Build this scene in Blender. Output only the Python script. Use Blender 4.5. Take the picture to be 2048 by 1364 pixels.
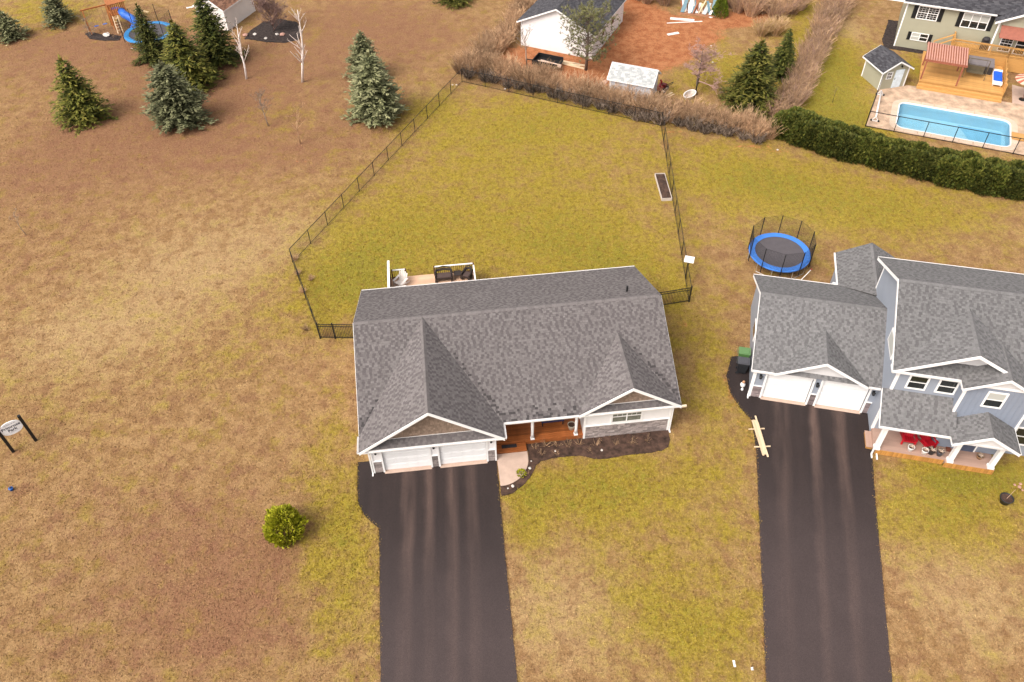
import bpy, math, random
import numpy as np
from mathutils import Vector, Matrix
R = math.radians
for o in list(bpy.data.objects): bpy.data.objects.remove(o)
S = bpy.context.scene
COL = S.collection
# ------------------------------------------------------------------ camera
FPX, PITCH, ROLL, CAMH = 1646.7, R(46.022), R(-1.1643), 40.605
_f = Vector((0, math.cos(PITCH), -math.sin(PITCH))); _r = Vector((1, 0, 0)); _u = _r.cross(_f)
_R2 = _r*math.cos(ROLL) + _u*math.sin(ROLL); _U2 = -_r*math.sin(ROLL) + _u*math.cos(ROLL)
cam = bpy.data.objects.new('camera', bpy.data.cameras.new('camera'))
COL.objects.link(cam); S.camera = cam
m = Matrix(((_R2.x, _U2.x, -_f.x, 0), (_R2.y, _U2.y, -_f.y, 0), (_R2.z, _U2.z, -_f.z, CAMH), (0, 0, 0, 1)))
cam.matrix_world = m
cam.data.sensor_width = 36; cam.data.lens = FPX/2048*36; cam.data.clip_end = 3000; cam.data.clip_start = .5
# ------------------------------------------------------------------ light (overcast, soft, warm)
SUN_EL, SUN_AZ = R(50), R(-128)          # azimuth measured from +Y towards +X
W = bpy.data.worlds.new('World'); S.world = W; W.use_nodes = True
nt = W.node_tree; nt.nodes.clear()
sky = nt.nodes.new('ShaderNodeTexSky'); sky.sky_type = 'NISHITA'; sky.sun_disc = False
sky.sun_elevation = SUN_EL; sky.sun_rotation = SUN_AZ; sky.air_density = 1.0; sky.dust_density = 4.0; sky.ozone_density = 1.0
hs = nt.nodes.new('ShaderNodeHueSaturation'); hs.inputs['Saturation'].default_value = .18
tint = nt.nodes.new('ShaderNodeMix'); tint.data_type = 'RGBA'; tint.blend_type = 'MULTIPLY'; tint.inputs[0].default_value = 1
tint.inputs[7].default_value = (1, .965, .93, 1)
bg = nt.nodes.new('ShaderNodeBackground'); bg.inputs[1].default_value = .15
ow = nt.nodes.new('ShaderNodeOutputWorld')
nt.links.new(sky.outputs[0], hs.inputs['Color']); nt.links.new(hs.outputs[0], tint.inputs[6])
nt.links.new(tint.outputs[2], bg.inputs[0]); nt.links.new(bg.outputs[0], ow.inputs[0])
sl = bpy.data.lights.new('sun', 'SUN'); sl.energy = 1.25; sl.angle = R(32); sl.color = (1, .93, .83)
so = bpy.data.objects.new('sun', sl); COL.objects.link(so)
sd = Vector((math.sin(SUN_AZ)*math.cos(SUN_EL), math.cos(SUN_AZ)*math.cos(SUN_EL), math.sin(SUN_EL)))
so.rotation_euler = (-sd).to_track_quat('-Z', 'Y').to_euler(); so.location = sd*80
S.view_settings.view_transform = 'Standard'; S.view_settings.look = 'None'
S.view_settings.exposure = .98; S.view_settings.gamma = 1
S.render.engine = 'CYCLES'
# ------------------------------------------------------------------ layout helper: survey point on the plan -> metres
def G(px, py, z=0.0):
    d = _f + _R2*((px-1024)/FPX) + _U2*((682-py)/FPX)
    t = (z-CAMH)/d.z
    return Vector((t*d.x, t*d.y, z))
# ------------------------------------------------------------------ object helpers
def tag(o, label=None, cat=None, group=None, kind=None):
    if label: o['label'] = label
    if cat: o['category'] = cat
    if group: o['group'] = group
    if kind: o['kind'] = kind
    return o
def thing(name, label, cat, loc=(0, 0, 0), yaw=0.0, group=None):
    o = bpy.data.objects.new(name, None); COL.objects.link(o); o.empty_display_size = .2
    o.location = loc; o.rotation_euler = (0, 0, yaw)
    return tag(o, label, cat, group)
class MB:
    def __init__(s): s.v = []; s.f = []; s.m = []
    def face(s, pts, mi=0):
        n = len(s.v); s.v += [tuple(p) for p in pts]; s.f.append(tuple(range(n, n+len(pts)))); s.m.append(mi); return s
    def box(s, a, b, mi=0):
        x0, y0, z0 = (min(a[i], b[i]) for i in range(3)); x1, y1, z1 = (max(a[i], b[i]) for i in range(3))
        n = len(s.v)
        s.v += [(x0,y0,z0),(x1,y0,z0),(x1,y1,z0),(x0,y1,z0),(x0,y0,z1),(x1,y0,z1),(x1,y1,z1),(x0,y1,z1)]
        for q in ((0,3,2,1),(4,5,6,7),(0,1,5,4),(1,2,6,5),(2,3,7,6),(3,0,4,7)): s.f.append(tuple(n+i for i in q)); s.m.append(mi)
        return s
    def bar(s, a, b, w, h=None, mi=0, up=(0, 0, 1)):
        a = Vector(a); b = Vector(b); h = h or w; d = (b-a).normalized(); up = Vector(up)
        if abs(d.dot(up)) > .98: up = Vector((1, 0, 0))
        x = d.cross(up).normalized()*(w/2); y = x.cross(d).normalized()*(h/2); n = len(s.v)
        for p in (a, b): s.v += [tuple(p-x-y), tuple(p+x-y), tuple(p+x+y), tuple(p-x+y)]
        for q in ((0,3,2,1),(4,5,6,7),(0,1,5,4),(1,2,6,5),(2,3,7,6),(3,0,4,7)): s.f.append(tuple(n+i for i in q)); s.m.append(mi)
        return s
    def tube(s, pts, rads, sides=6, mi=0, cap=True):
        pts = [Vector(p) for p in pts]; n0 = len(s.v); k = len(pts)
        if not hasattr(rads, '__len__'): rads = [rads]*k
        for i, p in enumerate(pts):
            d = (pts[min(i+1, k-1)]-pts[max(i-1, 0)]).normalized()
            x = d.cross(Vector((0, 0, 1)));
            if x.length < .05: x = d.cross(Vector((0, 1, 0)))
            x.normalize(); y = d.cross(x)
            for j in range(sides):
                a = 2*math.pi*j/sides; s.v.append(tuple(p+(x*math.cos(a)+y*math.sin(a))*rads[i]))
        for i in range(k-1):
            for j in range(sides):
                a = n0+i*sides+j; b = n0+i*sides+(j+1) % sides; s.f.append((a, b, b+sides, a+sides)); s.m.append(mi)
        if cap:
            s.f.append(tuple(n0+j for j in reversed(range(sides)))); s.m.append(mi)
            s.f.append(tuple(n0+(k-1)*sides+j for j in range(sides))); s.m.append(mi)
        return s
    def lathe(s, prof, seg=16, mi=0, c=(0, 0, 0)):
        n0 = len(s.v)
        for r, z in prof:
            for j in range(seg):
                a = 2*math.pi*j/seg; s.v.append((c[0]+r*math.cos(a), c[1]+r*math.sin(a), c[2]+z))
        for i in range(len(prof)-1):
            for j in range(seg):
                a = n0+i*seg+j; b = n0+i*seg+(j+1) % seg; s.f.append((a, b, b+seg, a+seg)); s.m.append(mi)
        s.f.append(tuple(n0+j for j in reversed(range(seg)))); s.m.append(mi)
        s.f.append(tuple(n0+(len(prof)-1)*seg+j for j in range(seg))); s.m.append(mi)
        return s
    def prism(s, poly, z0, z1, mi=0):
        n = len(poly); k = len(s.v)
        s.v += [(p[0], p[1], z0) for p in poly] + [(p[0], p[1], z1) for p in poly]
        s.f.append(tuple(k+n+i for i in range(n))); s.m.append(mi)
        s.f.append(tuple(k+i for i in reversed(range(n)))); s.m.append(mi)
        for i in range(n):
            j = (i+1) % n; s.f.append((k+i, k+j, k+n+j, k+n+i)); s.m.append(mi)
        return s
    def slab(s, pts, t, mi=0):        # planar polygon thickened downwards along its normal
        pts = [Vector(p) for p in pts]; nrm = (pts[1]-pts[0]).cross(pts[2]-pts[0]).normalized()
        n = len(pts); k = len(s.v)
        s.v += [tuple(p) for p in pts] + [tuple(p-nrm*t) for p in pts]
        s.f.append(tuple(k+i for i in range(n))); s.m.append(mi)
        s.f.append(tuple(k+n+i for i in reversed(range(n)))); s.m.append(mi)
        for i in range(n):
            j = (i+1) % n; s.f.append((k+i, k+n+i, k+n+j, k+j)); s.m.append(mi)
        return s
    def mesh(s, name, mats, smooth=False):
        me = bpy.data.meshes.new(name); me.from_pydata(s.v, [], s.f)
        for mt in (mats if isinstance(mats, (list, tuple)) else [mats]): me.materials.append(mt)
        if any(s.m): me.polygons.foreach_set('material_index', s.m)
        if smooth: me.polygons.foreach_set('use_smooth', [True]*len(s.f))
        me.update(); return me
    def build(s, name, mats, parent=None, smooth=False, loc=None, rot=None):
        o = bpy.data.objects.new(name, s.mesh(name, mats, smooth)); COL.objects.link(o)
        if parent is not None: o.parent = parent
        if loc is not None: o.location = loc
        if rot is not None: o.rotation_euler = rot
        return o
def inst(name, mesh, parent=None, loc=(0, 0, 0), rot=(0, 0, 0), scale=(1, 1, 1)):
    o = bpy.data.objects.new(name, mesh); COL.objects.link(o)
    if parent is not None: o.parent = parent
    o.location = loc; o.rotation_euler = rot; o.scale = scale
    return o
def copy_tree(o, parent=None):
    c = o.copy(); COL.objects.link(c); c.parent = parent
    for ch in [x for x in bpy.data.objects if x.parent == o]: copy_tree(ch, c)
    return c
# ------------------------------------------------------------------ materials
def srgb(r, g, b):
    f = lambda c: (c/255/12.92) if c/255 <= .04045 else ((c/255+.055)/1.055)**2.4
    return (f(r), f(g), f(b))
def _mul(c, k): return tuple(min(1, max(0, x*k)) for x in c[:3]) + (1,)
MATS = {}
def mat(name, col, rough=.7, var=.15, scale=3.0, bump=.0, bscale=20., stretch=None, spec=.3, metal=0., hue=None, island=0.):
    if name in MATS: return MATS[name]
    M = bpy.data.materials.new(name); M.use_nodes = True; n = M.node_tree.nodes; l = M.node_tree.links; n.clear()
    out = n.new('ShaderNodeOutputMaterial'); p = n.new('ShaderNodeBsdfPrincipled'); l.new(p.outputs[0], out.inputs[0])
    p.inputs['Roughness'].default_value = rough; p.inputs['Metallic'].default_value = metal
    p.inputs['Specular IOR Level'].default_value = spec
    tc = n.new('ShaderNodeTexCoord'); mp = n.new('ShaderNodeMapping'); l.new(tc.outputs['Object'], mp.inputs[0])
    if stretch: mp.inputs['Scale'].default_value = stretch
    ns = n.new('ShaderNodeTexNoise'); ns.inputs['Scale'].default_value = scale; ns.inputs['Detail'].default_value = 6; ns.inputs['Roughness'].default_value = .65
    l.new(mp.outputs[0], ns.inputs['Vector'])
    cr = n.new('ShaderNodeValToRGB'); cr.color_ramp.elements[0].position = .3; cr.color_ramp.elements[1].position = .7
    c2 = hue if hue else col
    cr.color_ramp.elements[0].color = _mul(col, 1-var); cr.color_ramp.elements[1].color = _mul(c2, 1+var)
    l.new(ns.outputs[0], cr.inputs[0]); src = cr.outputs[0]
    if island:
        ge = n.new('ShaderNodeNewGeometry'); mr = n.new('ShaderNodeMapRange'); l.new(ge.outputs['Random Per Island'], mr.inputs[0])
        mr.inputs[3].default_value = 1-island; mr.inputs[4].default_value = 1+island
        oi = n.new('ShaderNodeObjectInfo'); mr2 = n.new('ShaderNodeMapRange'); l.new(oi.outputs['Random'], mr2.inputs[0])
        mr2.inputs[3].default_value = 1-island; mr2.inputs[4].default_value = 1+island
        mm = n.new('ShaderNodeMath'); mm.operation = 'MULTIPLY'; l.new(mr.outputs[0], mm.inputs[0]); l.new(mr2.outputs[0], mm.inputs[1])
        mx = n.new('ShaderNodeVectorMath'); mx.operation = 'SCALE'; l.new(src, mx.inputs[0]); l.new(mm.outputs[0], mx.inputs['Scale']); src = mx.outputs[0]
    l.new(src, p.inputs['Base Color'])
    if bump:
        n2 = n.new('ShaderNodeTexNoise'); n2.inputs['Scale'].default_value = bscale; n2.inputs['Detail'].default_value = 4; l.new(mp.outputs[0], n2.inputs['Vector'])
        b = n.new('ShaderNodeBump'); b.inputs['Strength'].default_value = bump; b.inputs['Distance'].default_value = .05
        l.new(n2.outputs[0], b.inputs['Height']); l.new(b.outputs[0], p.inputs['Normal'])
    MATS[name] = M; return M
def siding(name, col, period=.11, vertical=False):
    if name in MATS: return MATS[name]
    M = mat(name, col, .55, .04, 1.2, 0); n = M.node_tree.nodes; l = M.node_tree.links
    p = [x for x in n if x.type == 'BSDF_PRINCIPLED'][0]; tc = [x for x in n if x.type == 'TEX_COORD'][0]
    w = n.new('ShaderNodeTexWave'); w.wave_profile = 'SAW'; w.bands_direction = 'X' if vertical else 'Z'
    w.inputs['Scale'].default_value = 2*math.pi/period/20/1.0; l.new(tc.outputs['Object'], w.inputs['Vector'])
    b = n.new('ShaderNodeBump'); b.inputs['Strength'].default_value = .35; b.inputs['Distance'].default_value = .012
    l.new(w.outputs['Fac'], b.inputs['Height']); l.new(b.outputs[0], p.inputs['Normal'])
    return M
WHITE = mat('white_trim', (.80, .78, .77), .45, .03, 2)
DOORW = mat('garage_door_white', (.78, .77, .77), .45, .04, 1.5)
WSID = siding('white_siding', (.76, .735, .73))
BSID = siding('blue_grey_siding', (.275, .30, .352))
BSIDD = siding('blue_grey_board', (.225, .252, .31), .3, True)
PALE = siding('pale_gable_siding', (.62, .6, .6))
SAGE = siding('sage_siding', (.33, .315, .235))
BLACK = mat('black_metal', (.012, .012, .013), .5, .2, 5)
DGREY = mat('dark_plastic', (.02, .021, .024), .45, .2, 4)
STONE = mat('ledge_stone', (.22, .185, .175), .85, .3, 6, .5, 30, island=.35)
CEDARSH = mat('tan_shake', (.30, .215, .16), .85, .25, 4, .4, 30, stretch=(6, 6, 1), island=.22)
GLASS = mat('window_glass', (.018, .02, .02), .06, .3, 1.2, spec=.6)
GREYP = mat('painted_reflection_pane', (.16, .16, .13), .08, .3, 3, spec=.6)  # grey-green base colour stands in for a reflection in the glass
BLIND = mat('window_blind', (.42, .42, .39), .35, .08, 2, stretch=(1, 1, 12))
CONC = mat('concrete', (.46, .335, .27), .85, .10, 2.5, .15, 60)
CONCP = mat('pale_concrete', (.52, .40, .31), .85, .12, 1.5, .1, 60)
WOODR = mat('red_stained_deck', (.22, .062, .016), .42, .4, 5, .1, 40, stretch=(.6, 9, 9), hue=(.32, .10, .028), spec=.5, island=.22)
WOODP = mat('pale_deck', (.58, .37, .25), .7, .15, 5, stretch=(.6, 9, 9), island=.12)
WOODY = mat('honey_deck', (.47, .25, .08), .6, .22, 5, stretch=(.6, 9, 9), island=.14)
WOODT = mat('taupe_deck', (.36, .235, .185), .7, .10, 5, stretch=(.6, 9, 9), island=.08)
WOODO = mat('orange_skirt', (.42, .20, .05), .7, .2, 5, stretch=(6, 6, .6), island=.2)
LUMB = mat('fresh_lumber', (.62, .47, .31), .7, .15, 5, stretch=(6, 6, 6), island=.12)
MULCH = mat('dark_mulch', (.038, .022, .016), .95, .5, 2.5, 1., 30, hue=(.075, .042, .03))
MULCH2 = mat('black_mulch', (.018, .012, .011), .95, .5, 4, 1., 30, hue=(.042, .03, .027))
BARK = mat('grey_bark', (.13, .095, .075), .9, .3, 6)
BIRCHM = mat('birch_bark', (.74, .66, .63), .8, .18, 5)
TWIG = mat('tan_twig', (.30, .18, .10), .9, .3, 2, hue=(.40, .25, .15), island=.35)
TWIGP = mat('mauve_twig', (.24, .15, .13), .9, .25, 2, island=.25)
TWIGG = mat('grey_twig', (.27, .205, .16), .9, .25, 2, island=.25)
# ------------------------------------------------------------------ ground zones (what grows or lies there)
# (px, py on the survey picture, radius across m, radius along m, strength) -> greener grass / brown thatch / red soil / pale straw
GREEN = [(1080,330,12,13,.68),(780,470,7,8,.72),(1150,500,8,6,.7),(950,260,7,6,.28),(690,570,4.5,5,.85),(1250,560,4,4,.45),(1180,230,9,4,.4),(1450,330,6,5,.55),(1600,360,8,4,.5),(1850,420,9,4,.55),
  (1700,130,7,8,.62),(1620,200,4,5,.85),(1640,110,3,9,.85),(1690,235,5,3,.7),(1130,990,3.5,3,.6),(1270,960,4,3,.75),(1250,1150,8,5,.22),(1350,1250,6,5,.26),(1430,1000,3,7,.25),(1560,400,6,5,.3),(1750,440,9,5,.4),(1950,1050,8,5,.25),(660,1120,3,10,.12),(30,800,8,6,.2),(430,640,6,5,.22),(1050,985,1.6,1.2,.7),(1040,1060,1,1.5,.5),(1390,650,3,6,.35),(1440,800,2.5,6,.45),
  (1900,1000,5,3,.5),(1990,950,3,1.5,.9),(1900,960,1.2,.6,1.0),(1860,1040,4,2,.35),(1410,1280,3,2.5,.5),(680,1090,2.2,4,.55),(690,980,2,4,.35),(700,1230,2,4,.35),(640,880,2,3,.35),
  (560,230,4,4,.30),(130,30,5,4,.5),(60,15,6,5,.5),(1390,50,2.6,1.8,.85),(1600,10,1.6,3,1.),(1380,160,3,3,.55),(1430,110,3,4,.6),(1470,150,3,3,.6),(1600,620,3,3,.2),(430,740,2.5,2,.25),
  (220,590,2.2,2,.3),(1880,50,1.5,4,.5),(1840,140,1.2,2.2,.8),(1680,270,6,2,.6),(1900,320,8,1.3,.5),(1820,860,1.2,3,.5),(460,45,1.6,1.8,.5),(600,60,3,2,.25),(860,220,3,4,.45),(1300,1190,2,2,.25)]
BROWN = [(158,255,2.6,2.2,.6),(352,262,2.8,2.2,.6),(372,185,2.6,2,.5),(428,140,2.6,2,.5),(750,250,2.8,2.2,.6),(1508,228,3,2,.4),(570,1085,1.5,1.2,.5),(200,130,18,10,.75),(700,120,14,12,.55),(300,300,12,8,.45),(480,160,9,7,.4),(90,80,10,6,.6),(560,250,9,6,.45),(650,310,5,3,.55),(380,210,5,4,.55),(820,60,10,7,.62),(700,20,8,6,.5),(430,330,7,4,.35),(150,300,10,7,.5),(330,90,5,4,.6),
  (450,1130,4.5,5,.55),(350,1050,5,4,.5),(560,1180,3,3,.35),(480,1250,3.5,3,.45),(330,1300,5,3,.4),(150,1250,5,5,.35),(60,1010,5,3,.3),(600,860,3,2.5,.25),(1180,1080,3,3,.25),(1420,900,2,3,.3),(60,520,5,4,.4),
  (1360,640,1.2,2.5,.5),(1150,410,3,3,.3),(900,330,4,3,.3),(1830,365,12,.9,.75),(1620,335,5,.9,.7),(1420,285,6,1,.7),(130,420,6,4,.3),(30,360,6,5,.4),(760,870,2,3,.2)]
SOIL = [(1300,60,4,6,1.1),(1240,30,3,6,1.1),(1270,110,3.5,4,1.1),(1200,130,3,3,.9),(1060,120,4,3.5,1.1),(1120,150,5,2.6,1.1),(1180,165,4,2.2,1.0),(1440,45,5,1.6,1.0),(1500,30,3,1.6,.9),(1350,95,3,3,.75),(1400,75,3.4,1.8,.7),
  (610,320,2.2,1.2,.30),(1365,650,.6,1.6,.4),(1215,190,3,2,.6),(1345,265,1.5,.6,.5),(1500,292,3,.5,.5),(1550,303,2.5,.5,.45),(1780,375,5,.45,.4),(1000,140,2,2,.4),(560,270,2,1,.2),(1460,780,.5,3,.5),(1500,880,.4,1.5,.4)]
STRAW = [(1710,190,4,3.5,.8),(1690,60,3,5,.7),(420,520,9,7,.5),(620,470,4,4,.4),(1900,1130,5,4,.45),(1980,1250,4,3,.3),(1850,1000,3,2,.35),(1200,1250,6,4,.35),(250,650,8,6,.35),(860,190,3,2,.4),(1560,420,5,3,.4),(1950,450,6,3,.35),
  (100,700,6,5,.3),(1120,1180,4,4,.35),(640,180,6,5,.25),(1640,450,5,4,.3)]
def zones(x, y):
    out = []
    for L in (GREEN, BROWN, SOIL, STRAW):
        w = np.zeros_like(x)
        for px, py, rx, ry, s in L:
            c = G(px, py); w = w + s*np.exp(-(((x-c.x)/rx)**2+((y-c.y)/ry)**2))
        out.append(np.clip(w, 0, 1.3))
    return np.stack(out, -1)
def in_poly(x, y, P):
    r = np.zeros(x.shape, bool); n = len(P)
    for i in range(n):
        x0, y0 = P[i][0], P[i][1]; x1, y1 = P[(i+1) % n][0], P[(i+1) % n][1]
        c = ((y0 > y) != (y1 > y)) & (x < (x1-x0)*(y-y0)/(y1-y0+1e-12)+x0); r ^= c
    return r
def ground_material():
    M = bpy.data.materials.new('dry_lawn'); M.use_nodes = True; n = M.node_tree.nodes; l = M.node_tree.links; n.clear()
    out = n.new('ShaderNodeOutputMaterial'); p = n.new('ShaderNodeBsdfPrincipled'); l.new(p.outputs[0], out.inputs[0])
    p.inputs['Roughness'].default_value = .95; p.inputs['Specular IOR Level'].default_value = .1
    tc = n.new('ShaderNodeTexCoord')
    def noise(s, d=5, r=.6, seed=0):
        a = n.new('ShaderNodeTexNoise'); a.noise_dimensions = '2D'; a.inputs['Scale'].default_value = s; a.inputs['Detail'].default_value = d; a.inputs['Roughness'].default_value = r
        mp = n.new('ShaderNodeMapping'); mp.inputs['Location'].default_value = (seed*13.7, seed*7.3, 0); l.new(tc.outputs['Object'], mp.inputs[0]); l.new(mp.outputs[0], a.inputs['Vector']); return a.outputs[0]
    def math_(op, a, b=None, c=None):
        q = n.new('ShaderNodeMath'); q.operation = op
        for i, v in enumerate((a, b, c)):
            if v is None: continue
            if isinstance(v, (int, float)): q.inputs[i].default_value = v
            else: l.new(v, q.inputs[i])
        return q.outputs[0]
    def mixc(f, a, b, mode='MIX'):
        q = n.new('ShaderNodeMix'); q.data_type = 'RGBA'; q.blend_type = mode
        if isinstance(f, float): q.inputs[0].default_value = f
        else: l.new(f, q.inputs[0])
        for i, v in ((6, a), (7, b)):
            if isinstance(v, tuple): q.inputs[i].default_value = v+(1,)
            else: l.new(v, q.inputs[i])
        return q.outputs[2]
    def ramp(v, lo, hi, a=0., b=1.):
        q = n.new('ShaderNodeMapRange'); q.interpolation_type = 'SMOOTHSTEP'; l.new(v, q.inputs[0])
        for i, w in zip((1, 2, 3, 4), (lo, hi, a, b)): q.inputs[i].default_value = w
        return q.outputs[0]
    at = n.new('ShaderNodeAttribute'); at.attribute_name = 'zone'; sp = n.new('ShaderNodeSeparateColor'); l.new(at.outputs['Color'], sp.inputs[0])
    at2 = n.new('ShaderNodeAttribute'); at2.attribute_name = 'shade'
    big = noise(.22, 5, .62, 1); mid = noise(1.1, 6, .7, 2); sm = noise(5, 5, .75, 3); fine = noise(17, 4, .8, 4); big2 = noise(.33, 5, .62, 5)
    def zonef(z, k, lo, hi, nz):
        t = math_('MULTIPLY_ADD', math_('SUBTRACT', nz, .5), k, z); t2 = math_('MULTIPLY_ADD', math_('SUBTRACT', mid, .5), k*.8, t)
        return ramp(t2, lo, hi)
    p1 = noise(.75, 7, .72, 8); p2 = noise(.55, 7, .72, 9); grain = noise(6.5, 5, .8, 10); tuft = noise(2.6, 6, .75, 11)
    base = mixc(ramp(mid, .36, .66), (.232, .130, .056), (.326, .200, .093))
    base = mixc(math_('MULTIPLY', ramp(p1, .50, .66), .70), base, (.195, .098, .050))
    base = mixc(math_('MULTIPLY', ramp(p2, .52, .68), .65), base, (.225, .150, .032))
    col = mixc(math_('MULTIPLY', zonef(at2.outputs['Alpha'], 1.3, .1, .9, p2), .75), base, (.41, .285, .145))
    col = mixc(math_('MULTIPLY', zonef(sp.outputs[1], 2.0, .15, 1.2, p1), .80), col, (.20, .092, .055))
    gr = mixc(ramp(tuft, .38, .64), (.205, .152, .010), (.305, .232, .022))
    col = mixc(math_('MULTIPLY', zonef(sp.outputs[0], 1.5, .02, .95, p2), .86), col, gr)
    vg = math_('MULTIPLY', zonef(sp.outputs[0], 1.9, .85, 1.35, tuft), .5); col = mixc(vg, col, (.135, .145, .012))
    so_ = mixc(ramp(mid, .3, .7), (.27, .085, .034), (.40, .165, .075))
    col = mixc(zonef(sp.outputs[2], .9, .34, .66, tuft), col, so_)
    # thatch: pale straw tips over dark gaps, as a spread of values
    col = mixc(math_('MULTIPLY', ramp(grain, .53, .70), .30), col, (.48, .34, .17))
    col = mixc(math_('MULTIPLY', ramp(grain, .47, .31), .55), col, (.085, .048, .026))
    col = mixc(math_('MULTIPLY', ramp(fine, .54, .70), .28), col, (.52, .37, .18))
    col = mixc(math_('MULTIPLY', ramp(fine, .47, .30), .60), col, (.06, .036, .016))
    col = mixc(math_('MULTIPLY', ramp(tuft, .46, .30), .38), col, (.11, .064, .034))
    sh = n.new('ShaderNodeVectorMath'); sh.operation = 'SCALE'; l.new(col, sh.inputs[0]); l.new(math_('ADD', at2.outputs['Fac'], 0.0), sh.inputs['Scale'])
    l.new(sh.outputs[0], p.inputs['Base Color'])
    b = n.new('ShaderNodeBump'); b.inputs['Strength'].default_value = .7; b.inputs['Distance'].default_value = .05
    l.new(math_('MULTIPLY_ADD', fine, .6, sm), b.inputs['Height']); l.new(b.outputs[0], p.inputs['Normal'])
    return M
GROUNDM = ground_material()
def add_zone_attrs(me, x, y, shade):
    z = zones(x, y)
    a = me.attributes.new('zone', 'FLOAT_COLOR', 'POINT')
    c = np.ones((len(x), 4), np.float32); c[:, :3] = z[:, :3]; a.data.foreach_set('color', c.ravel())
    b = me.attributes.new('shade', 'FLOAT_COLOR', 'POINT')
    c = np.ones((len(x), 4), np.float32); c[:, 0] = c[:, 1] = c[:, 2] = shade; c[:, 3] = z[:, 3]; b.data.foreach_set('color', c.ravel())
# frames: (x0, y0, yaw)
FM = (-8.335, 28.487, R(5.868)); FN = (15.086, 33.869, R(-13.131)); FS = (40.02, 80.41, R(-23.3)); FW = (1.61, 82.29, R(-25.4)); FH = (9.75, 71.55, R(-23.0))
def W2(F, u, v, z=0.0):
    c, s = math.cos(F[2]), math.sin(F[2]); return Vector((F[0]+u*c-v*s, F[1]+u*s+v*c, z))
def rrect(u0, v0, u1, v1, r, seg=5):
    P = []
    for cx, cy, a0 in ((u1-r, v1-r, 0), (u0+r, v1-r, 90), (u0+r, v0+r, 180), (u1-r, v0+r, 270)):
        for k in range(seg+1):
            a = R(a0+90*k/seg); P.append((cx+r*math.cos(a), cy+r*math.sin(a)))
    return P
POOL = rrect(1.5, -16.1, 11.0, -11.4, .7)
POOLW = [W2(FS, *p) for p in POOL]
def ground():
    def axis(lo, hi, step, far):
        a = list(np.arange(lo, hi+1e-6, step)); o = [far, 250, 140, 60, 25, 8]
        return np.array([lo-d for d in o]+a+[hi+d for d in reversed(o)])
    xs = axis(-66, 66, .5, 900); ys = axis(8, 104, .5, 1500)
    X, Y = np.meshgrid(xs, ys); nx, ny = len(xs), len(ys); x = X.ravel(); y = Y.ravel()
    i = np.arange(nx*ny).reshape(ny, nx)
    F = np.stack([i[:-1, :-1], i[:-1, 1:], i[1:, 1:], i[1:, :-1]], -1).reshape(-1, 4)
    ins = in_poly(x, y, POOLW); F = F[~ins[F].any(1)]
    me = bpy.data.meshes.new('ground'); z = .0*x
    me.from_pydata(np.stack([x, y, z], -1).tolist(), [], F.tolist()); me.materials.append(GROUNDM)
    add_zone_attrs(me, x, y, np.ones_like(x)); o = bpy.data.objects.new('ground', me); COL.objects.link(o); tag(o, kind='structure')
ground()
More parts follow.
